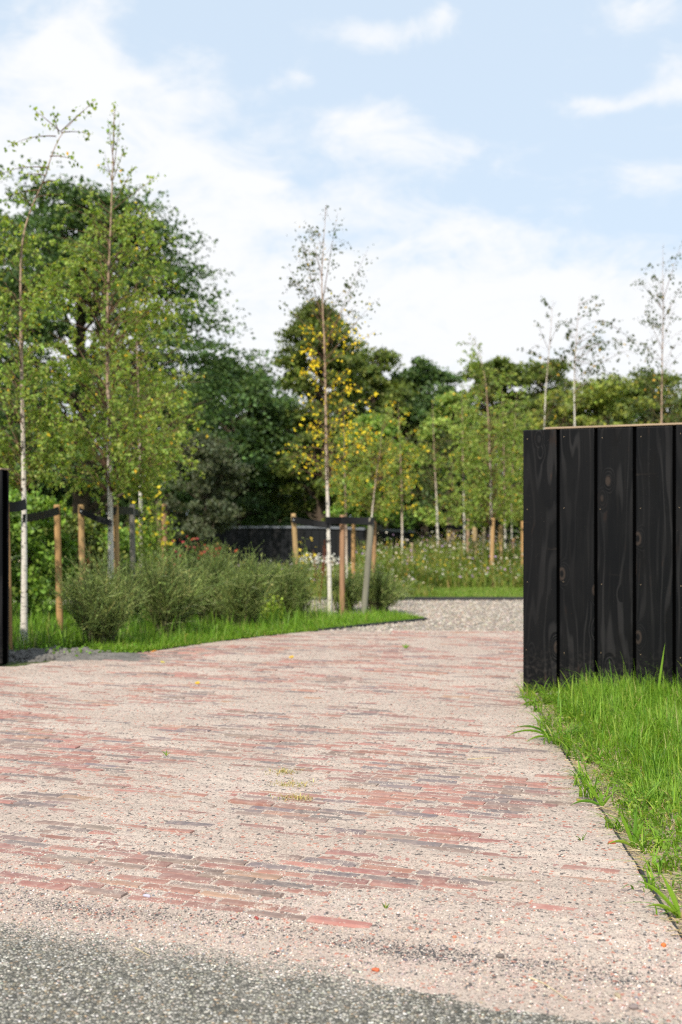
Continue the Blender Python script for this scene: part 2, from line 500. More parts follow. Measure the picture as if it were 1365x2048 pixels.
def mk_charred():
    m, t, out = newmat('charred_timber')
    oi = t.n('ShaderNodeObjectInfo')
    off = t.n('ShaderNodeVectorMath', operation='SCALE'); off.inputs[0].default_value = (31, 17, 57); t.l(oi.outputs['Random'], off.inputs['Scale'])
    c = t.vadd(coord(t), off.outputs[0])
    vk = t.n('ShaderNodeTexVoronoi', i_Scale=1.0); t.l(t.vmul(c, (4.0, 0.2, 2.1)), vk.inputs['Vector'])
    knot = t.ss(vk.outputs['Distance'], 0.26, 0.02)
    low = t.noise(t.vmul(c, (3.2, 1, 0.33)), 1.0, 3, 0.5)
    sp = t.n('ShaderNodeSeparateXYZ'); t.l(c, sp.inputs[0])
    ph = t.m('ADD', t.m('MULTIPLY', sp.outputs[0], 16.0), t.m('ADD', t.m('MULTIPLY', low, 25.0), t.m('MULTIPLY', knot, 7.0)))
    ring = t.m('SINE', t.m('MULTIPLY', ph, 3.6))
    ring = t.m('MULTIPLY', t.ss(ring, 0.1, 1.0), t.m('ADD', 0.35, t.m('MULTIPLY', t.ss(t.noise(t.vadd(t.vmul(c, (2, 1, 1.1)), (4, 4, 4)), 1.0, 2), .42, .62), 1.0)))
    fine = t.noise(t.vmul(c, (120, 40, 3.0)), 1.0, 4)
    blot = t.noise(t.vmul(c, (5, 2, 2.2)), 1.0, 4)
    wear = t.noise(t.vadd(t.vmul(c, (7, 2, 2.6)), (9, 4, 2)), 1.0, 5, 0.6)
    spz = t.noise(t.vadd(c, (2, 2, 7)), 170, 2)
    base = t.mix(t.ss(blot, 0.35, 0.65), (0.0008, 0.0012, 0.0020, 1), (0.0034, 0.0036, 0.0042, 1))
    col = t.mix(t.m('MULTIPLY', ring, 0.62), base, (0.0185, 0.0178, 0.0182, 1))
    col = t.mix(t.m('MULTIPLY', t.ss(fine, 0.5, 0.75), 0.4), col, (0.012, 0.0105, 0.0098, 1))
    col = t.mix(t.m('MULTIPLY', t.ss(wear, 0.61, 0.78), t.m('MULTIPLY', ring, 0.6)), col, (0.075, 0.034, 0.016, 1))
    kr = t.m('MULTIPLY', t.ss(vk.outputs['Distance'], 0.115, 0.08), t.ss(vk.outputs['Distance'], 0.035, 0.07))
    scuff = t.noise(t.vmul(c, (2.5, 2, 26)), 1.0, 4, 0.6)
    col = t.mix(t.m('MULTIPLY', t.ss(scuff, 0.66, 0.78), 0.35), col, (0.045, 0.034, 0.027, 1))
    soot_gap_shade = t.noise(t.vadd(t.vmul(c, (4, 1, 1.8)), (3, 8, 1)), 1.0, 4)
    col = t.mix(t.m('MULTIPLY', t.ss(soot_gap_shade, 0.56, 0.70), 0.85), col, (0.0012, 0.0011, 0.0012, 1))
    col = t.mix(t.m('MULTIPLY', kr, 0.7), col, (0.045, 0.033, 0.026, 1))
    col = t.mix(t.m('MULTIPLY', t.ss(spz, 0.735, 0.76), 0.45), col, (0.15, 0.13, 0.11, 1))
    oz = t.n('ShaderNodeSeparateXYZ'); t.l(coord(t), oz.inputs[0])
    splash = t.m('MULTIPLY', t.ss(oz.outputs[2], 0.42, 0.02), t.ss(t.noise(c, 38, 5, 0.7), 0.45, 0.70))
    col = t.mix(t.m('MULTIPLY', splash, 0.55), col, (0.060, 0.052, 0.046, 1))
    rough = t.m('ADD', t.m('MULTIPLY', blot, 0.25), 0.48)
    bump = t.m('ADD', t.m('ADD', t.m('MULTIPLY', ring, 0.6), t.m('MULTIPLY', fine, 0.6)), t.m('MULTIPLY', knot, 0.8))
    principled(t, out, col, rough, 0.15, bump, 0.5, 0.005)
    return m
M['charred'] = mk_charred()
M['tan_edge'] = mat_attr('sawn_edge', 0.8, 0.2, 25, 0.4, (.15, 1, 1))
M['concrete'] = mat_attr('concrete', 0.9, 0.2, 30, 0.25)
M['zinc'] = mat_attr('zinc_cap', 0.45, 0.5, 6, 0.15)
M['soot_gap_shade'] = mat_attr('gap_shade_backing', 0.95, 0.0)  # backing behind the boards; the shade of the gaps is put into its colour
M['edging'] = mat_attr('black_edging', 0.6, 0.3, 40, 0.25)

# ------------------------------------------------------------------ the setting: ground sheets
TH = R_(-20.0)
UX, UY = math.cos(TH), math.sin(TH)
VX, VY = -math.sin(TH), math.cos(TH)
def UV(x, y): return x * UX + y * UY, x * VX + y * VY


sheet('ground', [(-600, -200), (600, -200), (600, 1500), (-600, 1500)], -0.035, M['ground'])
# asphalt road runs along the row direction of the bricks
def uvp(u, v): return (u * UX + v * VX, u * UY + v * VY)
sheet('asphalt_road', [uvp(-14, -3), uvp(14, -3), uvp(14, 3.05), uvp(-14, 3.05)], -0.012, M['asphalt'])
sheet('gravel_path', [(-12, 12.3), (10, 12.3), (10, 18.25), (-12, 18.25)], -0.010, M['gravel'])

ys_l = [2.0, 9.42, 9.58, 10.8, 12.1, 12.9, 13.4]
xs_l = [-5.0, -5.0, -2.87, -1.82, -.97, -.24, .1]
def xl(Y): return np.interp(Y, ys_l, xs_l)
def xr(Y): return np.interp(Y, [2.0, 8.03, 8.3, 8.7, 14], [.763 + .0682 * 2.0, 1.31, 1.5, 4.2, 4.6])


def sandz(x, y):
    u, v = UV(x, y)
    s = 0.0056 * np.tanh(6.5 * fbm(u / .62, v / .20, 3)) + 0.0115 * fbm(u / .17 + 40, v / .045 + 9, 3) + 0.005 * fbm(x / .024, y / .020 + 3, 2)
    g = lambda cx, cy, sx, sy: np.exp(-((x - cx) / sx) ** 2 - ((y - cy) / sy) ** 2)
    b = 0.0003
    b = b - .0034 * g(-.75, 4.0, .55, .38) - .0035 * g(-.2, 3.85, .5, .25) - .0045 * g(.5, 5.15, .42, .28) - .003 * g(-1.2, 6.5, .9, .35) - .002 * g(.3, 4.45, .35, .15)
    b = b + .0075 * g(.72, 3.75, .42, .55) - .003 * g(.93, 3.2, .1, .08) + .003 * g(.1, 7.6, 1.6, .7) + .003 * g(-.5, 5.2, .4, .3)
    z = s + b
    for uc, vc, du in ((-.344, 3.226, .12), (-.663, 3.226, .11), (-1.206, 3.226, .12), (-1.40, 3.226, .07), (-.30, 3.285, .09), (-.95, 3.34, .12)):
        z = z - .0062 * np.exp(-((u - uc) / du) ** 4 - ((v - vc) / .03) ** 2)
    # swept places keep sand in the joints, nearly flush with the brick tops
    lo = -.0030 + .0045 * fbm(x / .035 + 3, y / .025, 3) + .0018 * fbm(x / .012, y / .012, 2)
    z = np.where(z < lo, lo + (z - lo) * .12, z)
    # beyond the front row the sand runs out over the asphalt
    out = np.clip((3.2 - v) / .305, 0, 1.8)
    zf = -0.0035 - 0.0085 * out + 0.35 * s + 0.0045 * fbm(u / .4 + 7, v / .12, 4) * out
    k = np.clip((v - 3.16) / .05, 0, 1)
    return z * k + zf * (1 - k)


def build_sand():
    g = Geo()
    ys = np.concatenate((np.arange(2.45, 6.0, .0085), np.arange(6.0, 12.95, .017)))
    nx = 560
    s = np.linspace(0, 1, nx) ** 0.72
    Yg = np.repeat(ys[:, None], nx, 1)
    Xg = xl(Yg) + (xr(Yg) - xl(Yg)) * s[None]
    Z = sandz(Xg, Yg)
    V = np.stack((Xg, Yg, Z), -1).reshape(-1, 3)
    ny = len(ys); i = np.arange(ny - 1)[:, None] * nx; j = np.arange(nx - 1)[None]
    Q = np.stack((i + j, i + j + 1, i + nx + j + 1, i + nx + j), -1).reshape(-1, 4)
    g.add(V, Q)
    o = g.build('sand', M['sand'], smooth=True)
    tag(o, 'pale pinkish sand spread over the brick driveway', 'sand', kind='stuff')
build_sand()


def build_bricks():
    r = np.random.default_rng(21)
    bl, bw, j = .205, .051, .006
    rows = np.arange(3.2 + bw / 2, 14.5, bw + j)
    U, V_ = [], []
    for k, v in enumerate(rows):
        off = (k % 2) * .5 * (bl + j) + r.uniform(-.03, .03)
        u = np.arange(-9, 6, bl + j) + off
        U.append(u); V_.append(np.full(len(u), v))
    U = np.concatenate(U); V_ = np.concatenate(V_)
    x = U * UX + V_ * VX; y = U * UY + V_ * VY
    ok = (y < 12.8) & (x > xl(y) + .08) & (x < xr(y) - .1)
    U, V_ = U[ok], V_[ok]; n = len(U)
    lx = bl / 2 * (1 - r.uniform(0, .03, n)); ly = bw / 2 * (1 - r.uniform(0, .08, n)); b = .005
    # bevelled top: outer ring low, ring high inset, inner top
    def ring(ex, ey, z): return [(-1, -1, ex, ey, z), (1, -1, ex, ey, z), (1, 1, ex, ey, z), (-1, 1, ex, ey, z)]
    prof = ring(0, 0, -.06) + ring(0, 0, -.007) + ring(.0022, .0022, -.0022) + ring(.008, .008, 0)
    tz = r.normal(0, .0026, n); tx = r.normal(0, .010, n); ty = r.normal(0, .035, n); ra = r.normal(0, .012, n)
    vs = []
    for sx, sy, ex, ey, z in prof:
        a = sx * (lx - ex) + r.normal(0, .0012, n); c = sy * (ly - ey) + r.normal(0, .0009, n)
        zz = z + tz + a * tx + c * ty
        vs.append(np.stack((a * np.cos(ra) - c * np.sin(ra) + U, a * np.sin(ra) + c * np.cos(ra) + V_, zz), -1))
    vs = np.stack(vs, 1)
    w_ = np.stack((vs[..., 0] * UX + vs[..., 1] * VX, vs[..., 0] * UY + vs[..., 1] * VY, vs[..., 2]), -1)
    f = []
    for q in range(3):
        for e in range(4):
            f.append((q * 4 + e, q * 4 + (e + 1) % 4, q * 4 + 4 + (e + 1) % 4, q * 4 + 4 + e))
    f.append((12, 13, 14, 15))
    fc = (np.arange(n)[:, None, None] * 16 + np.array(f)[None]).reshape(-1, 4)
    col = pal(n, [(.235, .098, .08), (.265, .118, .095), (.185, .09, .08), (.085, .088, .098), (.27, .155, .105), (.145, .115, .10)], [25, 21, 17, 22, 6, 18], .12, r)
    g = Geo(); g.add(w_.reshape(-1, 3), fc, np.repeat(col, 16, 0))
    tag(g.build('brick_driveway', M['brick']), kind='structure')
build_bricks()

# verge on the right of the driveway, beds on the left, lawn and meadow soil behind
def build_verge():
    n = 60
    ys = np.linspace(2.3, 9.0, 150)
    Xg = np.stack([np.concatenate((np.linspace(0, .4, 25) + .012, np.linspace(.45, 5.5, 35))) + .763 + .0682 * y for y in ys])
    Yg = np.repeat(ys[:, None], n, 1)
    d = Xg - (.763 + .0682 * Yg)
    Z = -.004 + .03 * np.clip(d / .5, 0, 1) + .025 * fbm(Xg / .25, Yg / .25, 4) * np.clip(d / .1, 0.1, 1)
    k = np.clip((UV(Xg, Yg)[1] - 2.95) / .25, 0, 1)
    Z = Z * k + (1 - k) * (-.02)
    V = np.stack((Xg, Yg, Z), -1).reshape(-1, 3); i = np.arange(149)[:, None] * n; j = np.arange(n - 1)[None]
    Q = np.stack((i + j, i + j + 1, i + n + j + 1, i + n + j), -1).reshape(-1, 4)
    tag(Geo().add(V, Q).build('verge_ground', M['verge'], smooth=True), kind='structure')
build_verge()
BED = [(-2.80, 9.50), (-2.60, 9.86), (-1.82, 10.8), (-.97, 12.1), (-.24, 12.9), (.45, 13.75), (1.06, 14.4), (.75, 14.8), (.3, 15.1), (-.6, 15.5), (-4, 17), (-12, 19), (-12, 12.9), (-6, 10.7)]
sheet('planting_bed', BED, 0.006, M['bed'])
sheet('lawn', [(-.5, 18.25), (10, 18.25), (10, 21.6), (-.5, 21.6)], 0.0, M['lawn'])
sheet('meadow_ground', [(-12, 18.25), (-.5, 18.25), (-.5, 21.6), (14, 21.6), (14, 33), (-14, 33)], -0.004, M['bed'])
def soil_clods():
    r = np.random.default_rng(77); g = Geo(); n = 900
    x = r.normal(-2.55, .42, n); y = r.normal(10.25, .30, n)
    ok = (x > -3.6) & (x < -1.6) & (y > 9.75) & ~((x > xl(y) - .05) & (x < 9)); x, y = x[ok], y[ok]; n = len(x)
    z = -.02 + .07 * np.exp(-((x + 2.55) / .75) ** 2 - ((y - 10.35) / .36) ** 2)
    stones(g, np.stack((x, y, z + .004), -1), r.gamma(2, .008, n) + .006, pal(n, [(.17, .16, .145), (.12, .113, .10), (.22, .205, .185)], [1, 1, .6], .12, r), r, .7)
    tag(g.build('soil_clods', M['soil']), 'grey clods of bare soil beside the black fence end', 'soil', kind='stuff')
V, Q = grid(-4.6, -1.55, 90, 9.35, 11.3, 60, lambda x, y: -.02 + .07 * np.exp(-((x + 2.55) / .75) ** 2 - ((y - 10.35) / .36) ** 2) + .07 * fbm(x / .16, y / .16, 4) * np.exp(-((x + 2.6) / .9) ** 2 - ((y - 10.2) / .5) ** 2))
tag(Geo().add(V, Q).build('soil_heap', M['soil'], smooth=False), kind='structure')

# ------------------------------------------------------------------ loose grit, gravel stones and pebbles
_t = (1 + 5 ** .5) / 2
ICO = unit(np.array([(-1, _t, 0), (1, _t, 0), (-1, -_t, 0), (1, -_t, 0), (0, -1, _t), (0, 1, _t), (0, -1, -_t), (0, 1, -_t), (_t, 0, -1), (_t, 0, 1), (-_t, 0, -1), (-_t, 0, 1)], float))
ICOF = np.array([(0, 11, 5), (0, 5, 1), (0, 1, 7), (0, 7, 10), (0, 10, 11), (1, 5, 9), (5, 11, 4), (11, 10, 2), (10, 7, 6), (7, 1, 8), (3, 9, 4), (3, 4, 2), (3, 2, 6), (3, 6, 8), (3, 8, 9), (4, 9, 5), (2, 4, 11), (6, 2, 10), (8, 6, 7), (9, 8, 1)])


def stones(g, P, size, col, r, flat=0.65):
    n = len(P)
    s = size[:, None] * r.uniform(.65, 1.25, (n, 3)); s[:, 2] *= flat
    v = ICO[None] * s[:, None] * r.uniform(.8, 1.15, (n, 12, 1))
    a = r.uniform(0, 6.28, n); ca, sa = np.cos(a)[:, None], np.sin(a)[:, None]
    x = v[..., 0] * ca - v[..., 1] * sa; y = v[..., 0] * sa + v[..., 1] * ca
    v = np.stack((x, y, v[..., 2]), -1) + P[:, None]
    f = (np.arange(n)[:, None, None] * 12 + ICOF[None]).reshape(-1, 3)
    g.add(v.reshape(-1, 3), f, np.repeat(col, 12, 0))


r = np.random.default_rng(31)
g = Geo()
n = 30000
u = r.uniform(-2.6, 1.6, n); v = 2.80 + r.gamma(2.2, .20, n)
x = u * UX + v * VX; y = u * UY + v * VY
ok = (x < xr(y) + .02) & (y < 6)
x, y, v = x[ok], y[ok], v[ok]; n = len(x)
z = np.maximum(sandz(x, y), -.012)
sz = r.gamma(3, .00045, n) + .0008
c = pal(n, [(.62, .52, .45), (.50, .36, .30), (.12, .115, .12), (.30, .27, .25), (.38, .15, .10), (.75, .70, .64), (.20, .21, .24)], [36, 24, 16, 12, 4, 5, 3], .15, r)
dk = (np.abs(v - 3.1 + .05 * np.sin(x * 5)) < .06) & (r.random(n) < .30)
c[dk] = pal(dk.sum(), [(.06, .06, .065), (.11, .105, .10)], [1, 1], .2, r)
stones(g, np.stack((x, y, z + sz * .2), -1), sz, c, r)
tag(g.build('loose_grit', M['stone']), 'loose sand grains and dark grit along the road edge', 'grit', kind='stuff')

g = Geo()
n = 22000
u = r.uniform(-2.4, 1.6, n); v = r.uniform(1.9, 2.95, n)
x = u * UX + v * VX; y = u * UY + v * VY
ok = (y > 2.0) & (sandz(x, y) < -.0105)
x, y = x[ok], y[ok]; n = len(x)
c = pal(n, [(.20, .19, .16), (.32, .30, .25), (.46, .43, .365), (.11, .105, .09), (.38, .28, .185), (.64, .60, .54)], [24, 26, 22, 12, 6, 8], .12, r)
stones(g, np.stack((x, y, np.full(n, -.0125)), -1), r.uniform(.0022, .0048, n), c, r, .5)
tag(g.build('asphalt_chippings', M['stone']), 'grey stone chippings bedded in the asphalt road surface', 'chippings', kind='stuff')
g = Geo()
n = 26000
x = r.uniform(-5.5, 6, n); y = r.uniform(12.5, 18.2, n)
ok = ~inpoly(x, y, BED) & (y > 12.75 + .12 * r.normal(size=n)) & (x > -6)
x, y = x[ok], y[ok]; n = len(x)
c = pal(n, [(.40, .35, .295), (.30, .26, .22), (.47, .42, .36), (.34, .265, .20), (.21, .195, .175)], [30, 25, 22, 10, 10], .12, r)
stones(g, np.stack((x, y, np.full(n, -.004)), -1), r.uniform(.008, .021, n), c, r)
tag(g.build('gravel', M['stone']), 'pale loose gravel of the path behind the brick driveway', 'gravel', kind='stuff')


def pebble(px, py, s, col, label, name='pebble'):
    Y = gY(py); X = gx(px, Y); rr = np.random.default_rng(int(px * 7 + py))
    bm = bmesh.new(); bmesh.ops.create_icosphere(bm, subdivisions=3, radius=1)
    P = np.array([v.co for v in bm.verts]); Fc = np.array([[v.index for v in f.verts] for f in bm.faces]); bm.free()
    k = 1 + .16 * np.sin(P[:, 0] * 2.3 + px) + .13 * np.sin(P[:, 1] * 3.1 + py) + .1 * np.sin(P[:, 2] * 3 + P[:, 0] * 2)
    P = P * k[:, None] * np.array((1.25, .85, .6)) * s
    a = rr.uniform(0, 3); P = np.c_[P[:, 0] * math.cos(a) - P[:, 1] * math.sin(a), P[:, 0] * math.sin(a) + P[:, 1] * math.cos(a), P[:, 2]]
    z = max(float(sandz(np.array([X]), np.array([Y]))[0]), -.012)
    g = Geo(); g.add(P + np.array((X, Y, z + s * .35)), Fc, col)
    return tag(g.build(name, M['stone'], smooth=True, origin=(X, Y, z)), label, 'stone', 'loose pebbles on the sand')
SC_ = soil_clods()
pebble(752, 1934, .0095, (.50, .13, .06), 'orange brick chip lying alone on sand beside the asphalt')
pebble(1328, 1893, .009, (.60, .17, .05), 'bright orange pebble beside the brick near the grass edge')
pebble(1226, 1691, .011, (.42, .12, .08), 'red brick chip against the black edging strip')
pebble(1236, 1988, .010, (.34, .28, .19), 'beige rounded pebble among the dark grit')
pebble(1001, 1912, .010, (.13, .11, .10), 'dark brown flat pebble on sand below a brown brick')
pebble(1270, 2010, .011, (.22, .18, .17), 'grey brown pebble lying on the asphalt edge')
pebble(514, 1836, .008, (.30, .07, .06), 'dark red pebble on sand in front of a grey brick')
pebble(294, 1793, .010, (.42, .40, .48), 'pale lilac pebble at the end of the front brick row')
pebble(1157, 1600, .009, (.30, .26, .06), 'mossy yellow pebble beside the grass leaf on the driveway')

# dry twig on the sand
def ground_tube(name, label, cat, pts, rad, col, lift=.004):
    g = Geo(); P = []
    for px, py in pts:
        Y = gY(py); X = gx(px, Y)
        z = max(float(sandz(np.array([X]), np.array([Y]))[0]), -.012)
        P.append((X, Y, z + lift))
    P = np.array(P); t = np.linspace(0, 1, 12); k = np.linspace(0, 1, len(P))
    S = np.stack([np.interp(t, k, P[:, i]) for i in range(3)], -1)
    tube(g, S, np.linspace(rad, rad * .5, 12), 6, col)
    tag(g.build(name, M['stake'], origin=tuple(P[0])), label, cat)
ground_tube('dry_straw', 'long pale dry straw lying on dark grit at the road edge', 'straw', [(1060, 1953), (1085, 1962), (1110, 1977), (1134, 1995)], .0018, (.55, .45, .27))
ground_tube('dry_straw', 'short dry straw on sand at the asphalt edge', 'straw', [(270, 1890), (285, 1899), (300, 1907)], .0016, (.50, .42, .25))
ground_tube('dry_straw', 'thin pale straw lying across bricks far from the road', 'straw', [(935, 1521), (960, 1519), (985, 1518)], .0022, (.60, .48, .28))

# ------------------------------------------------------------------ black timber fences
def box(g, x0, x1, y0, y1, z0, z1, col=(1, 1, 1), bev=0.0):
    bm = bmesh.new()
    bmesh.ops.create_cube(bm, size=1)
    for v in bm.verts:
        v.co = ((x0 + x1) / 2 + v.co.x * (x1 - x0), (y0 + y1) / 2 + v.co.y * (y1 - y0), (z0 + z1) / 2 + v.co.z * (z1 - z0))
    if bev: bmesh.ops.bevel(bm, geom=list(bm.edges), offset=bev, segments=2, affect='EDGES', profile=.6)
    V = np.array([v.co for v in bm.verts])
    for k in (3, 4, 5, 6):
        fs = [[v.index for v in f.verts] for f in bm.faces if len(f.verts) == k]
        if fs: g.add(V, fs, col)
    bm.free()


def fence(label, origin, ang, height, nboards, bw, sign, gap=.013, z0=.03, cap_from=.16):
    """boards along local x (sign gives the direction away from the gate)"""
    root = thing('timber_fence', label, 'fence', origin)
    root.rotation_euler = (0, 0, ang); root['_o'] = (0, 0, 0)
    rr = np.random.default_rng(int(height * 1000))
    L = nboards * (bw + gap)
    for side, nb in ((-1, nboards), (1, nboards)):
        for k in range(nb):
            a = k * (bw + gap); x0, x1 = (a, a + bw) if sign > 0 else (-a - bw, -a)
            g = Geo(); y0 = -.055 if side < 0 else .033
            cx = (x0 + x1) / 2
            dy = rr.normal(0, .0012)
            box(g, -bw / 2, bw / 2, y0 + dy, y0 + dy + .022, z0 + rr.uniform(-.004, .004), height - .008 + rr.uniform(-.005, .004), bev=.007)
            bo = g.build('board', M['charred'], root, origin=(0, 0, 0)); bo.location = (cx, 0, 0)
            if side < 0 and k < 8:
                for zf in (.16, .42, .70, .965):
                    for xo in ((-.09,) if zf < .9 else (-.09,)):
                        q = Geo(); t = np.arange(7) / 7 * 6.283
                        zz = zf * height + rr.normal(0, .006)
                        xx = xo + rr.normal(0, .006)
                        ringv = np.c_[xx + .0026 * np.cos(t), np.full(7, y0 + dy - .0012), zz + .0026 * np.sin(t)]
                        ringb = ringv + (0, .002, 0)
                        q.add(np.r_[ringv, ringb], [list(range(7))[::1]], (.34, .25, .15))
                        q.add(np.r_[ringv, ringb], [(i, (i + 1) % 7, 7 + (i + 1) % 7, 7 + i) for i in range(7)], (.34, .25, .15))
                        q.build('nail', M['bolt'], bo, origin=(0, 0, 0))
    s0, s1 = (.004, L) if sign > 0 else (-L, -.004)
    g = Geo(); box(g, s0, s1, -.031, .031, .02, height - .0055, (.0012, .0012, .0013)); core = g.build('core_panel', M['soot_gap_shade'], root, origin=(0, 0, 0))
    g = Geo(); c0, c1 = (cap_from, L) if sign > 0 else (-L, -cap_from)
    box(g, c0, c1, -.060, .060, height - .004, height + .009, (.33, .245, .165), .002); g.build('cap_strip', M['tan_edge'], root, origin=(0, 0, 0))
    g = Geo(); box(g, s0 + (.2 if sign > 0 else 0), s1 - (.2 if sign < 0 else 0), -.075, .045, -.05, .018, (.20, .20, .195)); g.build('plinth', M['concrete'], root, origin=(0, 0, 0))
    return root


fx, fy = gx(1053, 8.15), 8.15
fence('tall charred black board fence rising from the grass beside the driveway', (fx, fy + .05, 0), R_(-24), 1.885, 16, .243, 1, gap=.022, z0=.008)
fence('black timber fence end cut off by the picture edge, beside the soil heap', (gx(9, 9.58), 9.60, 0), R_(-19), 1.67, 14, .252, -1, cap_from=0)

# far curved black fence with a metal cap behind the beds
def far_fence():
    path = [(250, 1056, 31), (400, 1054.5, 30), (500, 1052, 29), (640, 1052, 28.5), (740, 1056, 28), (828, 1061, 27.5)]
    P = np.array([(gx(px, Y), Y, gz(py, Y)) for px, py, Y in path])
    root = thing('garden_wall', 'long low black panel fence with grey metal cap in front of the trees', 'fence', (P[2][0], P[2][1], 0))
    t = np.linspace(0, len(P) - 1, 46); k = np.arange(len(P))
    S = np.stack([np.interp(t, k, P[:, i]) for i in range(3)], -1)
    g, gc, gp = Geo(), Geo(), Geo()
    for i, (a, b) in enumerate(zip(S[:-1], S[1:])):
        d = unit(b - a); d[2] = 0; nrm = np.array((d[1], -d[0], 0))
        aa, bb = a + d * .006, b - d * .006
        top = (aa[2] + bb[2]) / 2 - .03
        vs = []
        for p in (aa, bb):
            for s in (.02, -.02):
                for z in (0, top): vs.append((p[0] + nrm[0] * s, p[1] + nrm[1] * s, z))
        g.add(vs, [(0, 1, 5, 4), (2, 6, 7, 3), (0, 2, 3, 1), (4, 5, 7, 6), (1, 3, 7, 5)], (.008, .009, .011) if i % 3 else (.011, .011, .012))
        vs = []
        for p in (a, b):
            for s in (.06, -.06):
                for z in (-.055, .0): vs.append((p[0] + nrm[0] * s, p[1] + nrm[1] * s, p[2] + z))
        gc.add(vs, [(0, 1, 5, 4), (2, 6, 7, 3), (1, 3, 7, 5), (0, 4, 6, 2), (0, 2, 3, 1), (4, 5, 7, 6)], (.17, .185, .21))
    g.build('panel', M['edging'], root); gc.build('cap', M['zinc'], root)
far_fence()

# ------------------------------------------------------------------ stakes and straps
TAN, TAN2, GREY = (.40, .24, .105), (.33, .195, .10), (.19, .175, .15)
STAKES = {}


def stake(key, top, base, Y, rad, col, label):
    P0 = np.array((gx(base, Y), Y, -.05)); P1 = PT(top[0], top[1], Y)
    g = Geo(); t = np.array([0, .15, .3, .45, .6, .75, .9, .985, 1.0, 1.0])
    pts = P0 + (P1 - P0) * t[:, None]
    rr = np.random.default_rng(int(top[0] * 3 + 1))
    pts[:, 0] += np.sin(t * 3.1 + rr.uniform(0, 6)) * .004
    rad_ = rad * np.array([1.04, 1.03, 1.02, 1.0, 1, .99, .99, .985, .86, .0001])
    cols = np.tile(np.array(col), (len(t), 1)); cols[-2:] *= .9
    tube(g, pts, rad_, 14, cols, cap=False)
    o = tag(g.build('tree_stake', M['stake'], smooth=True, origin=(P0[0], Y, 0)), label, 'stake', 'round wooden stakes holding the young trees')
    STAKES[key] = (P0, P1)
    return o


def strap(pts, Y, hw, label, bolts=(0,)):
    """black rubber band through (px,py,Y) points"""
    P = np.array([PT(px, py, y) for px, py, y in pts])
    k = np.linspace(0, 1, len(P)); t = np.linspace(0, 1, 9 * (len(P) - 1) + 1)
    S = np.stack([np.interp(t, k, P[:, i]) for i in range(3)], -1)
    # round the corners a little
    for _ in range(2): S[1:-1] = .25 * S[:-2] + .5 * S[1:-1] + .25 * S[2:]
    sag = np.sin(t * math.pi) * .012; S[:, 2] -= sag
    d = np.gradient(S, axis=0); d[:, 2] = 0; d = unit(d); nrm = np.stack((d[:, 1], -d[:, 0], 0 * t), -1)
    tw = np.sin(t * 5.0) * .2
    g = Geo(); n = len(S); vs = []
    up = np.array((0, 0, 1.0))
    for s in (.004, -.004):
        for z in (-hw, hw): vs.append(S + nrm * s + (up * z) + nrm * (tw * z)[:, None])
    V = np.stack(vs, 1).reshape(-1, 3)
    f = []
    for i in range(n - 1):
        b, c = i * 4, i * 4 + 4
        f += [(b, c, c + 1, b + 1), (b + 2, b + 3, c + 3, c + 2), (b + 1, c + 1, c + 3, b + 3), (b, b + 2, c + 2, c)]
    f += [(0, 1, 3, 2), (n * 4 - 4, n * 4 - 2, n * 4 - 1, n * 4 - 3)]
    g.add(V, f, (.009, .009, .010))
    o = tag(g.build('tree_tie', M['strap'], origin=tuple(S[0])), label, 'tree tie', 'black rubber tree ties')
    for i in bolts:
        q = Geo(); c = P[i]
        q.add(ICO * np.array((.009, .006, .009)) + c + np.array((0, -.012, 0)) + (S[min(4, n - 1)] - S[0]) * (.12 if i == 0 else 0), ICOF, (.55, .56, .58))
        q.build('bolt', M['bolt'], o, origin=tuple(S[0]), smooth=True)


G1 = 11.3
stake('a', (11, 1002), 18, 10.9, .034, TAN, 'tan round stake half hidden by the black fence end, holding the first birch')
stake('b', (113, 1009), 121, 12.9, .037, TAN, 'tan stake between the white birch and the leaning strap stake, right of the first birch')
stake('c', (162, 1009), 169, 13.0, .037, (.40, .26, .12), 'tan stake with a strap sloping down to the tall second birch')
stake('d', (230, 1008), 236, 13.2, .038, (.43, .27, .12), 'pale tan stake touching the trunk of the tall second birch')
stake('e', (264, 1008), 268, 14.6, .036, GREY, 'grey weathered stake behind the broom shrub, right of the second birch')
stake('f', (317, 1004), 320, 17.5, .036, (.34, .24, .14), 'tan stake behind yellow flowers, left one of the close pair')
stake('g', (329, 1008), 331, 17.0, .040, TAN2, 'brown stake behind yellow flowers, right one of the close pair')
stake('h', (587, 1027), 601, 15.2, .034, (.40, .27, .13), 'leaning tan stake in front of the far black fence, strapped to the yellow birch')
stake('i', (686, 1030), 684, 15.1, .036, (.33, .19, .11), 'reddish brown stake just right of the yellow leaved birch')
stake('j', (743, 1036), 727, 14.75, .040, (.20, .19, .145), 'grey green stake leaning to the right at the tip of the grass bed')
stake('k', (708, 1048), 707, 20, .035, TAN, 'thin tan stake behind the gravel between the brown and the grey leaning stakes')
stake('l', (749, 1042), 747, 19.5, .037, TAN2, 'brown stake partly hidden behind the grey leaning stake')
stake('m', (897, 1046), 899, 27, .040, (.34, .25, .15), 'far tan stake at the left of the meadow stakes')
stake('n', (936, 1038), 937, 25, .040, (.33, .22, .14), 'brown meadow stake left of a strapped pale stake')
stake('o', (950, 1054), 951, 25.5, .055, (.36, .26, .14), 'thick short topped tan stake among the meadow birches')
stake('p', (968, 1054), 968, 24.5, .034, (.46, .36, .22), 'slim cream coloured stake deep in the meadow')
stake('q', (986, 1036), 984, 22.7, .042, (.42, .26, .12), 'tallest showing orange tan stake at the front of the meadow')
stake('r', (1002, 1037), 1003, 23.2, .044, (.43, .29, .14), 'tan stake just right of the tallest meadow stake')
stake('s', (1046, 1042), 1047, 23, .042, TAN, 'tan stake cut by the edge of the tall black fence')
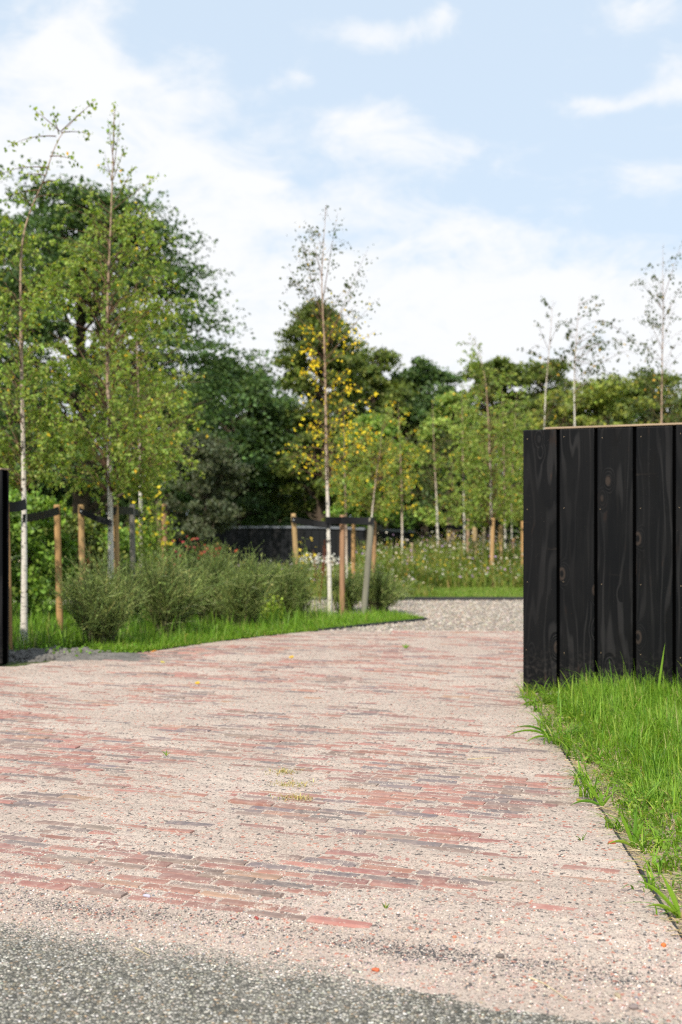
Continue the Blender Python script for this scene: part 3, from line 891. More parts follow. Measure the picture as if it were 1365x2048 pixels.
stake('t', (824, 1086), 825, 25, .034, (.36, .27, .17), 'short stake showing above the flowers at the end of the far fence')
stake('u', (1028, 1077), 1028, 26, .036, TAN, 'short tan stake with a low strap among the meadow birches')

strap([(9, 1014, 10.88), (52, 1008, 11.2)], 11, .050, 'wide black tie from the half hidden stake to the first birch')
strap([(46, 1037, 11.26), (118, 1021, 12.84)], 12, .042, 'black tie between the first birch and the tan stake to its right')
strap([(159, 1021, 12.94), (224, 1047, 12.9)], 13, .036, 'black tie sloping down from a tan stake to the second birch')
strap([(213, 1028, 13.0), (232, 1019, 13.12), (266, 1020, 14.5), (284, 1030, 15.9)], 14, .046, 'black tie running past two stakes from the second to the third birch')
strap([(314, 1018, 17.4), (334, 1018, 16.92)], 17, .05, 'short black tie joining the close pair of stakes', bolts=())
strap([(584, 1039, 15.14), (662, 1050, 14.88)], 15, .042, 'black tie from the leaning tan stake to the yellow birch')
strap([(652, 1041, 14.84), (686, 1039, 15.02), (748, 1042, 14.68)], 15, .047, 'thick black tie from the yellow birch past the brown stake to the leaning stake', bolts=())
strap([(748, 1052, 19.4), (765, 1056, 20.6)], 20, .05, 'black tie behind the grey leaning stake', bolts=())
strap([(894, 1053, 26.9), (930, 1055, 26.2)], 27, .055, 'far black tie between a meadow stake and a thin birch', bolts=())
strap([(932, 1044, 24.9), (968, 1046, 25.4)], 25, .050, 'black tie high on the brown meadow stake', bolts=())
strap([(981, 1045, 22.6), (1008, 1044, 23.1)], 23, .055, 'black tie across the two front meadow stakes', bolts=())
strap([(1010, 1083, 26.6), (1032, 1082, 25.9)], 26, .05, 'low black tie deep in the meadow by a short stake', bolts=())

# ------------------------------------------------------------------ trees
B_GREEN = ([(.105, .150, .028), (.145, .190, .040), (.075, .115, .025), (.19, .215, .055), (.40, .27, .03)], [34, 30, 22, 12, 1.5])
B_DARK = ([(.030, .045, .017), (.042, .058, .019), (.06, .07, .022), (.28, .18, .02)], [40, 30, 15, 3])  # dark green, darkened further so the leaves look silhouetted against the sky
B_YEL = ([(.42, .32, .014), (.46, .37, .025), (.36, .22, .014), (.08, .105, .02)], [36, 30, 8, 30])
B_MIX = ([(.115, .155, .03), (.15, .18, .04), (.09, .12, .03), (.45, .30, .03)], [34, 30, 20, 5])


def birch(label, path, Y, r0, crown, nbr, nleaf, lsize, palf, seed, white_to=None, up=.9, twigs=5, spread=1.0, wisps=(), group='young birches tied to stakes'):
    """path: [(px,py)...] trunk from base to tip; crown: [(py, left_px, right_px)] from top to bottom"""
    r = np.random.default_rng(seed)
    P = np.array([PT(px, py, Y) for px, py in path]); P[0, 2] = -.02
    root = thing('birch_tree', label, 'tree', (P[0, 0], Y, 0), group)
    k = np.linspace(0, 1, len(P)); nseg = 28; t = np.linspace(0, 1, nseg)
    zz = np.interp(t, k, P[:, 2]); order = np.argsort(P[:, 2])
    # smooth resample along z
    S = np.stack((np.interp(zz, P[order, 2], P[order, 0]), np.full(nseg, Y) + np.cumsum(r.normal(0, .006, nseg)), zz), -1)
    for _ in range(2): S[1:-1] = .25 * S[:-2] + .5 * S[1:-1] + .25 * S[2:]
    top = P[:, 2].max()
    hh = S[:, 2] / top
    rad = r0 * np.clip(1.06 - hh, .05, 1) ** 1.05
    rad[0] *= 1.25
    wt = (white_to or .5)
    f = np.clip((hh - wt) / .25 + .5, 0, 1)[:, None]
    colr = np.array((.72, .68, .60)) * (1 - f) + np.array((.40, .275, .19)) * f
    g = Geo(); tube(g, S, rad, 10, colr); g.build('trunk', M['birch_bark'], root, smooth=True)
    cr = np.array(crown, float); cpy = cr[:, 0]
    ztop, zbot = gz(cpy[0], Y), gz(cpy[-1], Y)
    tr = lambda z: np.stack((np.interp(z, S[:, 2], S[:, 0]), np.interp(z, S[:, 2], S[:, 1]), z), -1)
    # branch endpoints follow the crown outline
    zg = np.linspace(zbot, ztop, 80); wg = np.interp(HY - (zg - H) * F / Y, cpy, cr[:, 1] + cr[:, 2]) ** 1.15 + 3
    ze = r.choice(zg, nbr, p=wg / wg.sum()) + r.normal(0, .03, nbr)
    pye = HY - (ze - H) * F / Y
    az = r.uniform(0, 2 * np.pi, nbr)
    wl = np.interp(pye, cpy, cr[:, 1]) * Y / F; wr = np.interp(pye, cpy, cr[:, 2]) * Y / F
    reach = np.where(np.cos(az) < 0, wl, wr) * r.uniform(.55, 1.12, nbr) * spread
    dirv = np.stack((np.cos(az), np.sin(az), 0 * az), -1)
    rise = reach * up * r.uniform(.7, 1.3, nbr)
    z0 = np.clip(ze - rise, zbot * .9, top * .97)
    n = 7; s = np.linspace(0, 1, n)
    T0 = tr(z0)
    drp = reach * r.uniform(.1, .5, nbr)
    B = T0[:, None] + dirv[:, None] * (reach[:, None] * s)[..., None]
    B[..., 2] = z0[:, None] + (ze - z0)[:, None] * (s ** .8) + drp[:, None] * (.6 * s - s ** 2.5) 
    B[:, 1:, :] += r.normal(0, .02, (nbr, n - 1, 3)) * (reach[:, None, None] + .2)
    br = (r0 * .20 * np.clip(reach / 1.0, .3, 1))[:, None] * (1 - .8 * s)
    g = Geo(); tubes(g, B, br, 4, (.17, .10, .065))
    # twigs
    m = nbr * twigs
    bi = r.integers(0, nbr, m); st = r.uniform(.25, 1.0, m)
    idx = np.minimum((st * (n - 1)).astype(int), n - 2); fr = st * (n - 1) - idx
    A = B[bi, idx] * (1 - fr[:, None]) + B[bi, idx + 1] * fr[:, None]
    td = unit(dirv[bi] * .6 + r.normal(0, .6, (m, 3)))
    tl = r.uniform(.10, .38, m) * np.clip(reach[bi] + .12, .14, 1.0)
    n2 = 5; s2 = np.linspace(0, 1, n2)
    Tw = A[:, None] + td[:, None] * (tl[:, None] * s2)[..., None]
    Tw[..., 2] -= (tl * r.uniform(.1, .9, m))[:, None] * s2 ** 2
    tubes(g, Tw, np.full((m, n2), .0022) * (1.2 - s2), 3, (.13, .08, .05))
    WP = []
    for x0, y0, x1, y1, nw in wisps:
        a, b = PT(x0, y0, Y), PT(x1, y1, Y + r.normal(0, .1)); ln = np.linalg.norm(b - a)
        cpt = a * .45 + b * .55 + np.array((0, 0, ln * (.16 if b[2] < a[2] + .4 * ln else .03)))
        sw = np.linspace(0, 1, 12)[:, None]; C = (1 - sw) ** 2 * a + 2 * sw * (1 - sw) * cpt + sw ** 2 * b
        tube(g, C, .0055 * (1.15 - sw[:, 0]), 5, (.14, .085, .055), cap=False)
        tw_ = r.uniform(.15, 1.0, nw) ** .8; ii = np.minimum((tw_ * 11).astype(int), 10); ff = (tw_ * 11 - ii)[:, None]
        sg = .012 + .06 * min(nw / 60, 1)
        WP.append(C[ii] * (1 - ff) + C[ii + 1] * ff + r.normal(0, sg, (nw, 3)))
    g.build('branches', M['bark'], root)
    # leaves along twigs, a few on the leader
    li = r.choice(m, nleaf, p=tl / tl.sum()); ls = r.uniform(.05, 1.0, nleaf) ** .8
    idx = np.minimum((ls * (n2 - 1)).astype(int), n2 - 2); fr = ls * (n2 - 1) - idx
    LP = Tw[li, idx] * (1 - fr[:, None]) + Tw[li, idx + 1] * fr[:, None] + r.normal(0, .012, (nleaf, 3))
    nl2 = int(nleaf * .004) + 6; zt = top - (top - ztop * .0) * r.random(nl2) * .25
    LP2 = tr(np.clip(zt, 0, top)) + r.normal(0, .03, (nl2, 3))
    LP = np.concatenate([LP, LP2] + WP); nl = len(LP)
    tk = tr(np.clip(LP[:, 2], 0, top)); near = (np.abs(LP[:, 0] - tk[:, 0]) < .09) & (LP[:, 1] < tk[:, 1]) & (r.random(nl) < .75) & (LP[:, 2] < ztop)
    LP = LP[~near]; nl = len(LP)
    D = r.normal(0, .55, (nl, 3)); D[:, 2] -= .55
    L = lsize * r.uniform(.65, 1.2, nl)
    col = palf(LP, r)
    g = Geo(); leaves(g, LP, D, L, L * .8, col, .12, r)
    g.build('crown', M['birch_leaf'], root)
    return root


def pf(p): return lambda LP, r: pal(len(LP), p[0], p[1], .15, r)
def pf_mid(LP, r):
    py = HY - (LP[:, 2] - H) * F / 15.0
    a = pal(len(LP), *B_YEL, .15, r); b = pal(len(LP), *B_DARK, .15, r)
    lowg = pal(len(LP), *B_MIX, .15, r)
    pick = py + r.normal(0, 28, len(LP))
    out = np.where((pick > 655)[:, None], a, b)
    return np.where((pick > 885)[:, None] & (r.random(len(LP)) < .65)[:, None], lowg, out)


birch('first birch by the fence end, its thin top bending to the right', [(48, 1290), (48, 1000), (44, 800), (40, 600), (41, 480), (62, 410), (85, 365), (105, 300), (125, 262), (192, 199)], 11.35, .032,
      [(330, 12, 12), (400, 40, 40), (440, 75, 70), (560, 120, 90), (750, 140, 100), (880, 120, 90), (955, 90, 60)], 130, 7200, .045, pf(B_GREEN), 11, .42, .8, wisps=[(112, 272, 16, 293, 22), (122, 265, 182, 270, 18), (100, 312, 158, 326, 16), (95, 335, -8, 352, 26), (84, 366, 122, 362, 14), (120, 262, 66, 217, 20), (122, 262, 193, 199, 26), (118, 268, 105, 222, 14), (78, 380, 0, 404, 22), (90, 350, 40, 352, 14), (62, 410, 30, 372, 16), (70, 395, 130, 392, 14)])
birch('tall bushy birch with full green crown behind the first broom shrub', [(223, 1262), (220, 1000), (216, 800), (214, 600), (222, 420), (228, 215)], 13.0, .036,
      [(300, 10, 10), (350, 40, 50), (385, 105, 100), (470, 140, 140), (600, 160, 175), (750, 175, 195), (880, 170, 190), (930, 150, 150), (955, 110, 110)], 180, 15500, .044, pf(B_GREEN), 12, .36, .75, 6, wisps=[(228, 330, 215, 236, 16), (227, 345, 240, 240, 22), (226, 360, 252, 290, 18), (226, 370, 208, 300, 16), (225, 420, 318, 350, 40), (225, 410, 272, 330, 24), (225, 430, 145, 370, 30), (227, 300, 230, 205, 18)])
birch('third birch with pale trunk standing behind the yellow flowers', [(284, 1150), (281, 1000), (277, 800), (272, 650), (270, 560)], 16.0, .034,
      [(560, 30, 30), (640, 80, 110), (760, 100, 130), (890, 100, 120), (945, 90, 80)], 100, 4200, .050, pf(B_GREEN), 13, .5)
birch('sparse birch with yellow autumn leaves at the tip of the bed', [(661, 1234), (657, 1050), (653, 900), (650, 700), (643, 560), (652, 415)], 14.95, .031,
      [(415, 12, 20), (480, 55, 50), (560, 70, 80), (650, 75, 95), (720, 60, 100), (830, 85, 105), (900, 95, 60), (935, 120, 40)], 95, 2150, .040, pf_mid, 14, .34, 1.15, 5, .95, wisps=[(650, 700, 736, 498, 80), (651, 720, 752, 600, 50), (651, 730, 755, 660, 40), (648, 650, 598, 470, 75), (649, 660, 574, 530, 50), (649, 690, 562, 602, 22), (646, 600, 676, 425, 75), (650, 690, 720, 560, 60), (645, 560, 620, 450, 50), (656, 900, 545, 905, 20), (656, 915, 530, 930, 12)])
birch('slim birch beside the brown stake behind the yellow birch', [(694, 1150), (693, 1050), (690, 950), (688, 820)], 19.5, .026,
      [(800, 30, 30), (880, 50, 60), (1000, 50, 70)], 40, 1100, .050, pf(B_MIX), 15, .2)
birch('leaning birch with white trunk above the grey stake', [(736, 1150), (744, 1030), (752, 960), (762, 890), (766, 850)], 19, .024,
      [(800, 30, 40), (860, 60, 70), (930, 70, 85), (1010, 60, 70)], 80, 3300, .052, pf(B_MIX), 16, .55)
birch('small golden tinged birch in front of the far fence end', [(806, 1110), (804, 1000), (800, 880), (797, 800)], 25, .030,
      [(800, 30, 30), (860, 60, 45), (960, 70, 45), (1010, 50, 40)], 60, 1900, .060, lambda LP, r: np.where((r.random(len(LP)) < .28)[:, None], pal(len(LP), *B_YEL, .15, r), pal(len(LP), *B_MIX, .15, r)), 17, .3)
birch('thin birch with pinkish trunk before the dark trees', [(878, 1110), (874, 1000), (869, 900), (866, 800)], 27, .034,
      [(800, 25, 25), (880, 50, 50), (1010, 55, 50)], 50, 1500, .060, pf(B_DARK), 18, .5)
birch('slim white birch left of the dense meadow birch', [(930, 1110), (928, 1000), (926, 880), (924, 760)], 26, .030,
      [(750, 25, 25), (830, 50, 45), (960, 60, 50), (1030, 50, 45)], 60, 2300, .062, pf(B_GREEN), 19, .45)
birch('dense light green meadow birch with a wispy top', [(984, 1150), (983, 1000), (978, 850), (972, 760), (958, 700), (940, 668)], 23, .034,
      [(668, 25, 12), (705, 35, 20), (740, 50, 50), (800, 75, 80), (900, 90, 90), (1000, 90, 85), (1040, 70, 70)], 150, 7600, .056, pf(B_GREEN), 20, .45, wisps=[(950, 690, 912, 686, 10), (958, 705, 925, 745, 12)])
birch('thin birch with bare trunk just right of the dense meadow birch', [(1012, 1120), (1010, 1000), (1008, 880), (1005, 770)], 27, .028,
      [(765, 25, 25), (850, 50, 50), (980, 50, 50), (1020, 35, 35)], 60, 2100, .062, pf(B_GREEN), 21, .3)
birch('slim pale birch close to the tall black fence', [(1025, 1120), (1023, 1000), (1028, 880), (1035, 780)], 28, .028,
      [(770, 25, 25), (850, 50, 50), (980, 50, 50), (1020, 35, 35)], 60, 2100, .062, pf(B_GREEN), 22, .3)
birch('sparse birch with white trunk left of the pair above the tall fence', [(1086, 1150), (1088, 900), (1092, 780), (1100, 690), (1106, 600)], 22, .027,
      [(598, 18, 12), (660, 40, 30), (740, 60, 40), (800, 60, 60), (900, 70, 70)], 42, 520, .062, pf(B_DARK), 23, .75, .9, 4, wisps=[(1098, 700, 1072, 640, 16), (1100, 690, 1120, 640, 14), (1096, 720, 1060, 700, 16), (1104, 620, 1088, 596, 14)])
birch('sparse birch with white trunk and drooping branches reaching right above the tall fence', [(1150, 1150), (1151, 900), (1149, 790), (1150, 730), (1156, 640), (1160, 592)], 21, .029,
      [(590, 25, 50), (650, 30, 80), (700, 35, 125), (760, 35, 75), (860, 50, 60), (960, 60, 60)], 60, 800, .062, pf(B_DARK), 24, .78, .6, 5, 1.0, wisps=[(1156, 640, 1210, 604, 26), (1153, 690, 1236, 640, 34), (1152, 700, 1262, 690, 44), (1152, 720, 1250, 770, 40), (1205, 640, 1300, 720, 30), (1158, 610, 1195, 592, 18), (1151, 740, 1110, 700, 20)])
birch('thin airy birch at the picture edge rising above the tall fence', [(1322, 1150), (1323, 900), (1326, 720), (1329, 600), (1327, 540), (1328, 486)], 19, .025,
      [(482, 25, 25), (540, 60, 40), (620, 50, 60), (720, 50, 65), (840, 55, 60)], 60, 760, .050, pf(B_DARK), 25, .3, 1.2, 4, wisps=[(1327, 620, 1278, 560, 26), (1326, 660, 1275, 640, 26), (1327, 600, 1366, 482, 34), (1327, 640, 1372, 560, 30), (1326, 700, 1290, 620, 24), (1326, 720, 1290, 720, 18)])


def broadleaf(name, label, px, Y, top_py, profile, ncl, nleaf, lsize, palette, seed, flat=.6, clr=.16, dep=.8, base_z=0.0, group=None, leafmat='dark_leaf', trunk_r=.16, jit=.16, spray=.6):
    """profile: [(py, left_px, right_px)] of the crown; clumps fill the shell of that shape"""
    r = np.random.default_rng(seed)
    X = gx(px, Y); root = thing(name, label, 'tree' if name.endswith('tree') else 'shrub', (X, Y, base_z), group)
    pr = np.array(profile, float); z_top, z_bot = gz(pr[0, 0], Y), gz(pr[-1, 0], Y)
    z_bot = max(z_bot, .15)
    zc = z_bot + (z_top - z_bot) * r.random(ncl) ** .85
    pyc = HY - (zc - H) * F / Y
    wl = np.interp(pyc, pr[:, 0], pr[:, 1]) * Y / F; wr = np.interp(pyc, pr[:, 0], pr[:, 2]) * Y / F
    az = r.uniform(0, 2 * np.pi, ncl); c = np.cos(az)
    rad = np.where(c < 0, wl, wr) * np.sqrt(r.uniform(.12, 1.0, ncl)) * .93
    depw = (wl + wr) / 2 * dep
    C = np.stack((X + c * rad, Y + np.sin(az) * depw * rad / np.maximum(np.where(c < 0, wl, wr), .01), zc), -1)
    # limbs
    H_ = z_top
    zt = np.linspace(base_z - .05, base_z + (H_ - base_z) * .85, 12)
    S = np.stack((X + .05 * np.sin(zt * 1.3 + seed), np.full(12, Y) + .05 * np.cos(zt + seed), zt), -1)
    g = Geo(); tube(g, S, np.linspace(trunk_r, trunk_r * .25, 12), 9, (.10, .075, .055)); g.build('trunk', M['bark'], root, smooth=True)
    nlimb = min(ncl, 110)
    sel = r.choice(ncl, nlimb, replace=False)
    E = C[sel]; hs = np.clip(E[:, 2] - np.hypot(E[:, 0] - X, E[:, 1] - Y) * r.uniform(.3, .8, nlimb), base_z + .1, None)
    A = np.stack((np.full(nlimb, X), np.full(nlimb, Y), hs), -1); s = np.linspace(0, 1, 6)
    B = A[:, None] * (1 - s)[None, :, None] + E[:, None] * s[None, :, None]; B[..., 2] += (np.sin(s * np.pi) * .12)[None] * (E[:, 2] - hs)[:, None]
    B[:, 1:-1] += r.normal(0, .04, (nlimb, 4, 3))
    g = Geo(); tubes(g, B, trunk_r * .3 * (1.1 - s)[None] * r.uniform(.4, 1, (nlimb, 1)) + .004, 4, (.09, .07, .05)); g.build('branches', M['bark'], root)
    # leaves in clumps of uneven size; each clump is a spray stretched outward
    wgt = r.uniform(.4, 1.6, ncl); wgt /= wgt.sum()
    ci = r.choice(ncl, nleaf, p=wgt)
    out = unit(np.stack((c, np.sin(az), r.normal(0, .25, ncl)), -1))
    size = (clr * np.mean(wl + wr)) * r.uniform(.55, 1.35, ncl)
    q = r.normal(0, 1, (nleaf, 3)); q *= np.minimum(1, 1.7 / np.maximum(np.linalg.norm(q, axis=1, keepdims=True), .01))
    off = q * size[ci][:, None] * np.array((1, 1, flat)) * .42 + out[ci] * (np.clip(r.normal(0, spray, nleaf), -1.4 * spray, 1.4 * spray) * size[ci])[:, None]
    off[:, 2] -= np.abs(off[:, 0]) * .15
    LP = C[ci] + off
    LP = LP[LP[:, 2] > base_z + .03]; ci = ci[:len(LP)]; nl = len(LP)
    D = unit(r.normal(0, .8, (nl, 3)) + np.array((0, 0, -.15)))
    col = pal(nl, palette[0], palette[1], jit, r) * (1 + r.normal(0, .12, ncl))[ci][:, None].clip(.6, 1.5)
    L = lsize * r.uniform(.6, 1.3, nl)
    g = Geo(); leaves(g, LP, D, L, L * .75, col, .15, r); g.build('crown', M[leafmat], root)
    return root


D1 = ([(.030, .055, .015), (.043, .073, .019), (.062, .096, .024), (.021, .040, .013)], [30, 30, 16, 24])
D2 = ([(.047, .066, .013), (.068, .090, .017), (.10, .118, .022), (.032, .048, .012)], [30, 30, 20, 20])
D3 = ([(.09, .115, .022), (.125, .145, .026), (.07, .09, .02), (.16, .165, .03)], [30, 30, 22, 14])
DG = ([(.044, .053, .028), (.058, .068, .034), (.034, .042, .022)], [30, 25, 25])
BG = ([(.085, .145, .022), (.12, .185, .03), (.055, .095, .02)], [35, 30, 25])
TG = 'trees of the dense belt behind the garden'

broadleaf('broadleaf_tree', 'tallest dark green tree behind the two left birches, spreading branches to the right', 165, 27, 380,
          [(382, 60, 60), (430, 110, 150), (500, 180, 205), (560, 200, 275), (640, 230, 320), (710, 250, 360), (790, 260, 335), (900, 250, 290), (1010, 230, 260)], 250, 60000, .10, D1, 41, .30, .12, .8, group=TG, trunk_r=.25, spray=.95)
broadleaf('broadleaf_tree', 'dark tree at the picture edge left of the tallest tree', -60, 29, 420,
          [(430, 50, 60), (520, 170, 120), (700, 220, 140), (900, 220, 140), (1020, 200, 120)], 120, 24000, .11, D1, 42, .5, .16, .8, group=TG)
broadleaf('broadleaf_tree', 'low spreading dark tree filling the gap right of the tallest tree', 470, 33, 730,
          [(735, 40, 50), (790, 110, 90), (880, 140, 110), (1000, 150, 110), (1045, 120, 100)], 110, 26000, .115, D1, 43, .45, .17, .8, group=TG)
broadleaf('broadleaf_tree', 'dark conical tree right behind the yellow birch', 640, 33, 612,
          [(612, 14, 16), (650, 55, 50), (720, 85, 85), (800, 110, 105), (900, 125, 110), (1050, 120, 110)], 150, 36000, .105, D2, 44, .5, .14, .8, group=TG)
broadleaf('broadleaf_tree', 'mid green tree just right of the dark conical tree', 745, 35, 705,
          [(705, 30, 30), (760, 60, 65), (850, 85, 85), (1050, 90, 90)], 90, 22000, .115, D2, 45, .5, .17, .8, group=TG)
broadleaf('broadleaf_tree', 'rounded dark tree behind the thin pinkish birch', 850, 36, 728,
          [(728, 35, 35), (770, 75, 80), (850, 95, 100), (1050, 95, 100)], 95, 24000, .12, D1, 46, .5, .17, .8, group=TG)
broadleaf('broadleaf_tree', 'dark tree showing above the dense meadow birch', 985, 38, 722,
          [(722, 30, 35), (770, 65, 70), (860, 90, 85), (1050, 95, 90)], 80, 18000, .12, D2, 47, .5, .17, .8, group=TG)
broadleaf('broadleaf_tree', 'small dark topped tree behind the pair of white birches', 1085, 38, 725,
          [(725, 30, 40), (770, 60, 65), (860, 80, 80), (1050, 90, 85)], 70, 15000, .12, D2, 48, .5, .17, .8, group=TG)
broadleaf('broadleaf_tree', 'yellow green tree just above the tall black fence', 1215, 30, 765,
          [(765, 30, 35), (800, 65, 75), (860, 100, 95), (1050, 110, 105)], 80, 19000, .10, D3, 49, .5, .18, .8, group=TG)
broadleaf('broadleaf_tree', 'dull green tree behind the airy birch at the picture edge', 1300, 35, 752,
          [(752, 40, 45), (800, 70, 75), (880, 95, 110), (1050, 110, 120)], 80, 18000, .12, D2, 50, .5, .17, .8, group=TG)
broadleaf('broadleaf_tree', 'light green tree between the white birches above the tall fence', 1120, 31, 790,
          [(790, 35, 35), (830, 75, 70), (900, 95, 90), (1050, 100, 95)], 70, 15000, .10, D3, 51, .5, .18, .8, group=TG)
broadleaf('broadleaf_tree', 'low green tree at the far edge of the picture over the fence', 1420, 33, 780,
          [(780, 60, 60), (830, 110, 110), (1050, 130, 130)], 70, 14000, .12, D2, 52, .5, .18, .8, group=TG)
broadleaf('broadleaf_tree', 'light green bushy tree behind the slim white birch', 905, 31, 800,
          [(795, 25, 25), (850, 50, 60), (950, 70, 75), (1060, 80, 80)], 60, 13000, .095, B_GREEN, 53, .5, .18, .8, group=TG)
broadleaf('broadleaf_tree', 'fresh green young tree right behind the leaning birch', 745, 26, 830,
          [(830, 30, 40), (880, 60, 70), (980, 70, 80), (1050, 65, 70)], 60, 11000, .085, BG, 54, .5, .18, .8, group=TG)
broadleaf('broadleaf_tree', 'dark tree deep behind the far black fence', 560, 38, 800,
          [(800, 60, 60), (860, 120, 120), (1060, 150, 150)], 80, 20000, .13, D1, 55, .5, .17, .8, group=TG)
broadleaf('broadleaf_tree', 'dark tree deep behind the grey green shrub', 330, 37, 760,
          [(760, 80, 80), (860, 140, 130), (1060, 160, 150)], 90, 22000, .13, D1, 56, .5, .17, .8, group=TG)
broadleaf('broadleaf_tree', 'dark shaded tree behind the first birch trunk', 60, 34, 800,
          [(800, 90, 90), (900, 130, 130), (1070, 150, 150)], 70, 15000, .13, D1, 57, .5, .17, .8, group=TG)
broadleaf('leafy_shrub', 'grey green shrub in front of the far black fence', 410, 25, 880,
          [(880, 40, 40), (930, 75, 65), (1000, 90, 75), (1070, 80, 60)], 60, 13000, .075, DG, 61, .7, .2, .8, group='shrubs around the planting bed', trunk_r=.05)
broadleaf('leafy_shrub', 'bright green leafy shrub behind the first birch', 60, 14.5, 985,
          [(985, 50, 40), (1040, 100, 85), (1120, 110, 95), (1200, 100, 85)], 50, 6500, .075, BG, 62, .7, .2, .8, group='shrubs around the planting bed', trunk_r=.03)
broadleaf('leafy_shrub', 'dark green leafy shrub between the tan stakes', 150, 15.5, 1040,
          [(1040, 40, 40), (1090, 70, 75), (1150, 80, 80), (1200, 70, 75)], 45, 5500, .07, D2, 63, .7, .2, .8, group='shrubs around the planting bed', trunk_r=.03)
broadleaf('leafy_shrub', 'pale green shrub beside the third birch', 240, 18, 1060,
          [(1060, 40, 40), (1100, 60, 65), (1150, 70, 70)], 40, 4000, .065, BG, 64, .7, .2, .8, group='shrubs around the planting bed', trunk_r=.03)
broadleaf('leafy_shrub', 'leafy shrub at the picture edge behind the black fence end', -90, 13.5, 960,
          [(960, 60, 60), (1040, 110, 100), (1200, 120, 100)], 50, 6000, .075, D2, 65, .7, .2, .8, group='shrubs around the planting bed', trunk_r=.03)
# more trees filling the belt outside and deep behind, so that it stays closed from the side
for i, (px, Y, tp, lab) in enumerate([(-330, 31, 480, 'dark tree outside the picture beyond the far left edge'), (1640, 34, 700, 'tree outside the picture beyond the far right edge'), (690, 44, 830, 'deep tree behind the conical one'), (1010, 45, 820, 'deep tree behind the dense meadow birch'), (1250, 44, 800, 'deep tree behind the yellow green one'), (840, 46, 820, 'deep tree behind the rounded dark one')]):
    broadleaf('broadleaf_tree', lab, px, Y, tp, [(tp, 70, 70), (tp + 90, 130, 130), (1065, 160, 160)], 70, 13000, .15, D1, 70 + i, .5, .18, .8, group=TG)

UL = ['behind the tallest dark tree', 'under the tallest dark tree', 'left of the far black fence', 'at the start of the far black fence', 'behind the middle of the far black fence', 'behind the yellow birch', 'behind the end of the far black fence', 'behind the thin pinkish birch', 'behind the slim white birch', 'behind the dense meadow birch', 'behind the tall black fence', 'beyond the picture edge behind the tall fence']
for i, lab in enumerate(UL):
    broadleaf('understory_shrub', 'dark dense undergrowth shrub ' + lab, 20 + i * 122, 40 + (i % 3), 930 + (i * 37) % 45, [(930 + (i * 37) % 45, 60, 60), (1000, 100, 100), (1085, 115, 115)], 45, 5200, .17, D1, 200 + i, .6, .2, .7, group='undergrowth at the foot of the tree belt', trunk_r=.05)

# ------------------------------------------------------------------ broom shrubs
def broom(label, px, py, hpx, wpx, seed):
    r = np.random.default_rng(seed)
    Y = gY(py); X = gx(px, Y); h = hpx * Y / F; hw = wpx * Y / F
    hw *= 1.06
    root = thing('broom_shrub', label, 'shrub', (X, Y, 0), 'grey green broom shrubs in the planting bed')
    n = 170
    az = r.uniform(0, 6.283, n); wob = r.uniform(.72, 1.15, 5); lean = r.beta(1.5, 1.3, n) * hw * np.interp((az * 5 / 6.283) % 5, np.arange(6), np.r_[wob, wob[:1]])
    wob2 = r.uniform(.72, 1.12, 6); L = h * r.uniform(.55, 1.05, n) * (1 - .32 * (lean / hw).clip(0, 1) ** 2) * np.interp((az * 6 / 6.283) % 6, np.arange(7), np.r_[wob2, wob2[:1]])
    m = 7; s = np.linspace(0, 1, m)
    d = np.stack((np.cos(az), np.sin(az)), -1)
    B = np.zeros((n, m, 3)); b0 = r.normal(0, .05, (n, 2))
    B[..., 0] = X + b0[:, :1] + d[:, :1] * lean[:, None] * s ** 1.2; B[..., 1] = Y + b0[:, 1:] + d[:, 1:] * lean[:, None] * s ** 1.2
    B[..., 2] = L[:, None] * s ** .9
    B[:, 1:, :2] += r.normal(0, .012, (n, m - 1, 2))
    g = Geo(); tubes(g, B, .0045 * (1.15 - s)[None] * r.uniform(.6, 1.3, (n, 1)), 4, pal(n, [(.085, .075, .045), (.07, .08, .03)], [1, 1], .2, r))
    g.build('stems', M['bark'], root)
    k = n * 15; bi = r.integers(0, n, k); st = r.uniform(.22, 1.0, k)
    idx = np.minimum((st * (m - 1)).astype(int), m - 2); fr = (st * (m - 1) - idx)[:, None]
    A = B[bi, idx] * (1 - fr) + B[bi, idx + 1] * fr
    dr = unit(unit(B[bi, idx + 1] - B[bi, idx]) + r.normal(0, .55, (k, 3)) + np.array((0, 0, .25)))
    tl = h * r.uniform(.10, .28, k)
    s2 = np.linspace(0, 1, 4); T = A[:, None] + dr[:, None] * (tl[:, None] * s2)[..., None]
    T[:, 1:] += r.normal(0, .006, (k, 3, 3)); 
    g = Geo()
    c = pal(k, [(.066, .090, .026), (.090, .118, .032), (.110, .132, .040), (.15, .155, .06), (.046, .065, .020)], [30, 30, 18, 7, 20], .15, r)
    tubes(g, T, np.full((k, 4), .0030) * (1.2 - s2), 3, c)
    q = 7000; ti = r.integers(0, k, q); ts = r.uniform(.1, 1, q)
    idx = np.minimum((ts * 3).astype(int), 2); fr = (ts * 3 - idx)[:, None]
    LP = T[ti, idx] * (1 - fr) + T[ti, idx + 1] * fr
    LD = unit(dr[ti] + r.normal(0, .5, (q, 3)))
    LL = r.uniform(.018, .036, q)
    leaves(g, LP, LD, LL, LL * .32, c[ti] * r.uniform(.85, 1.3, (q, 1)), .1, r)
    g.build('foliage', M['broom'], root)


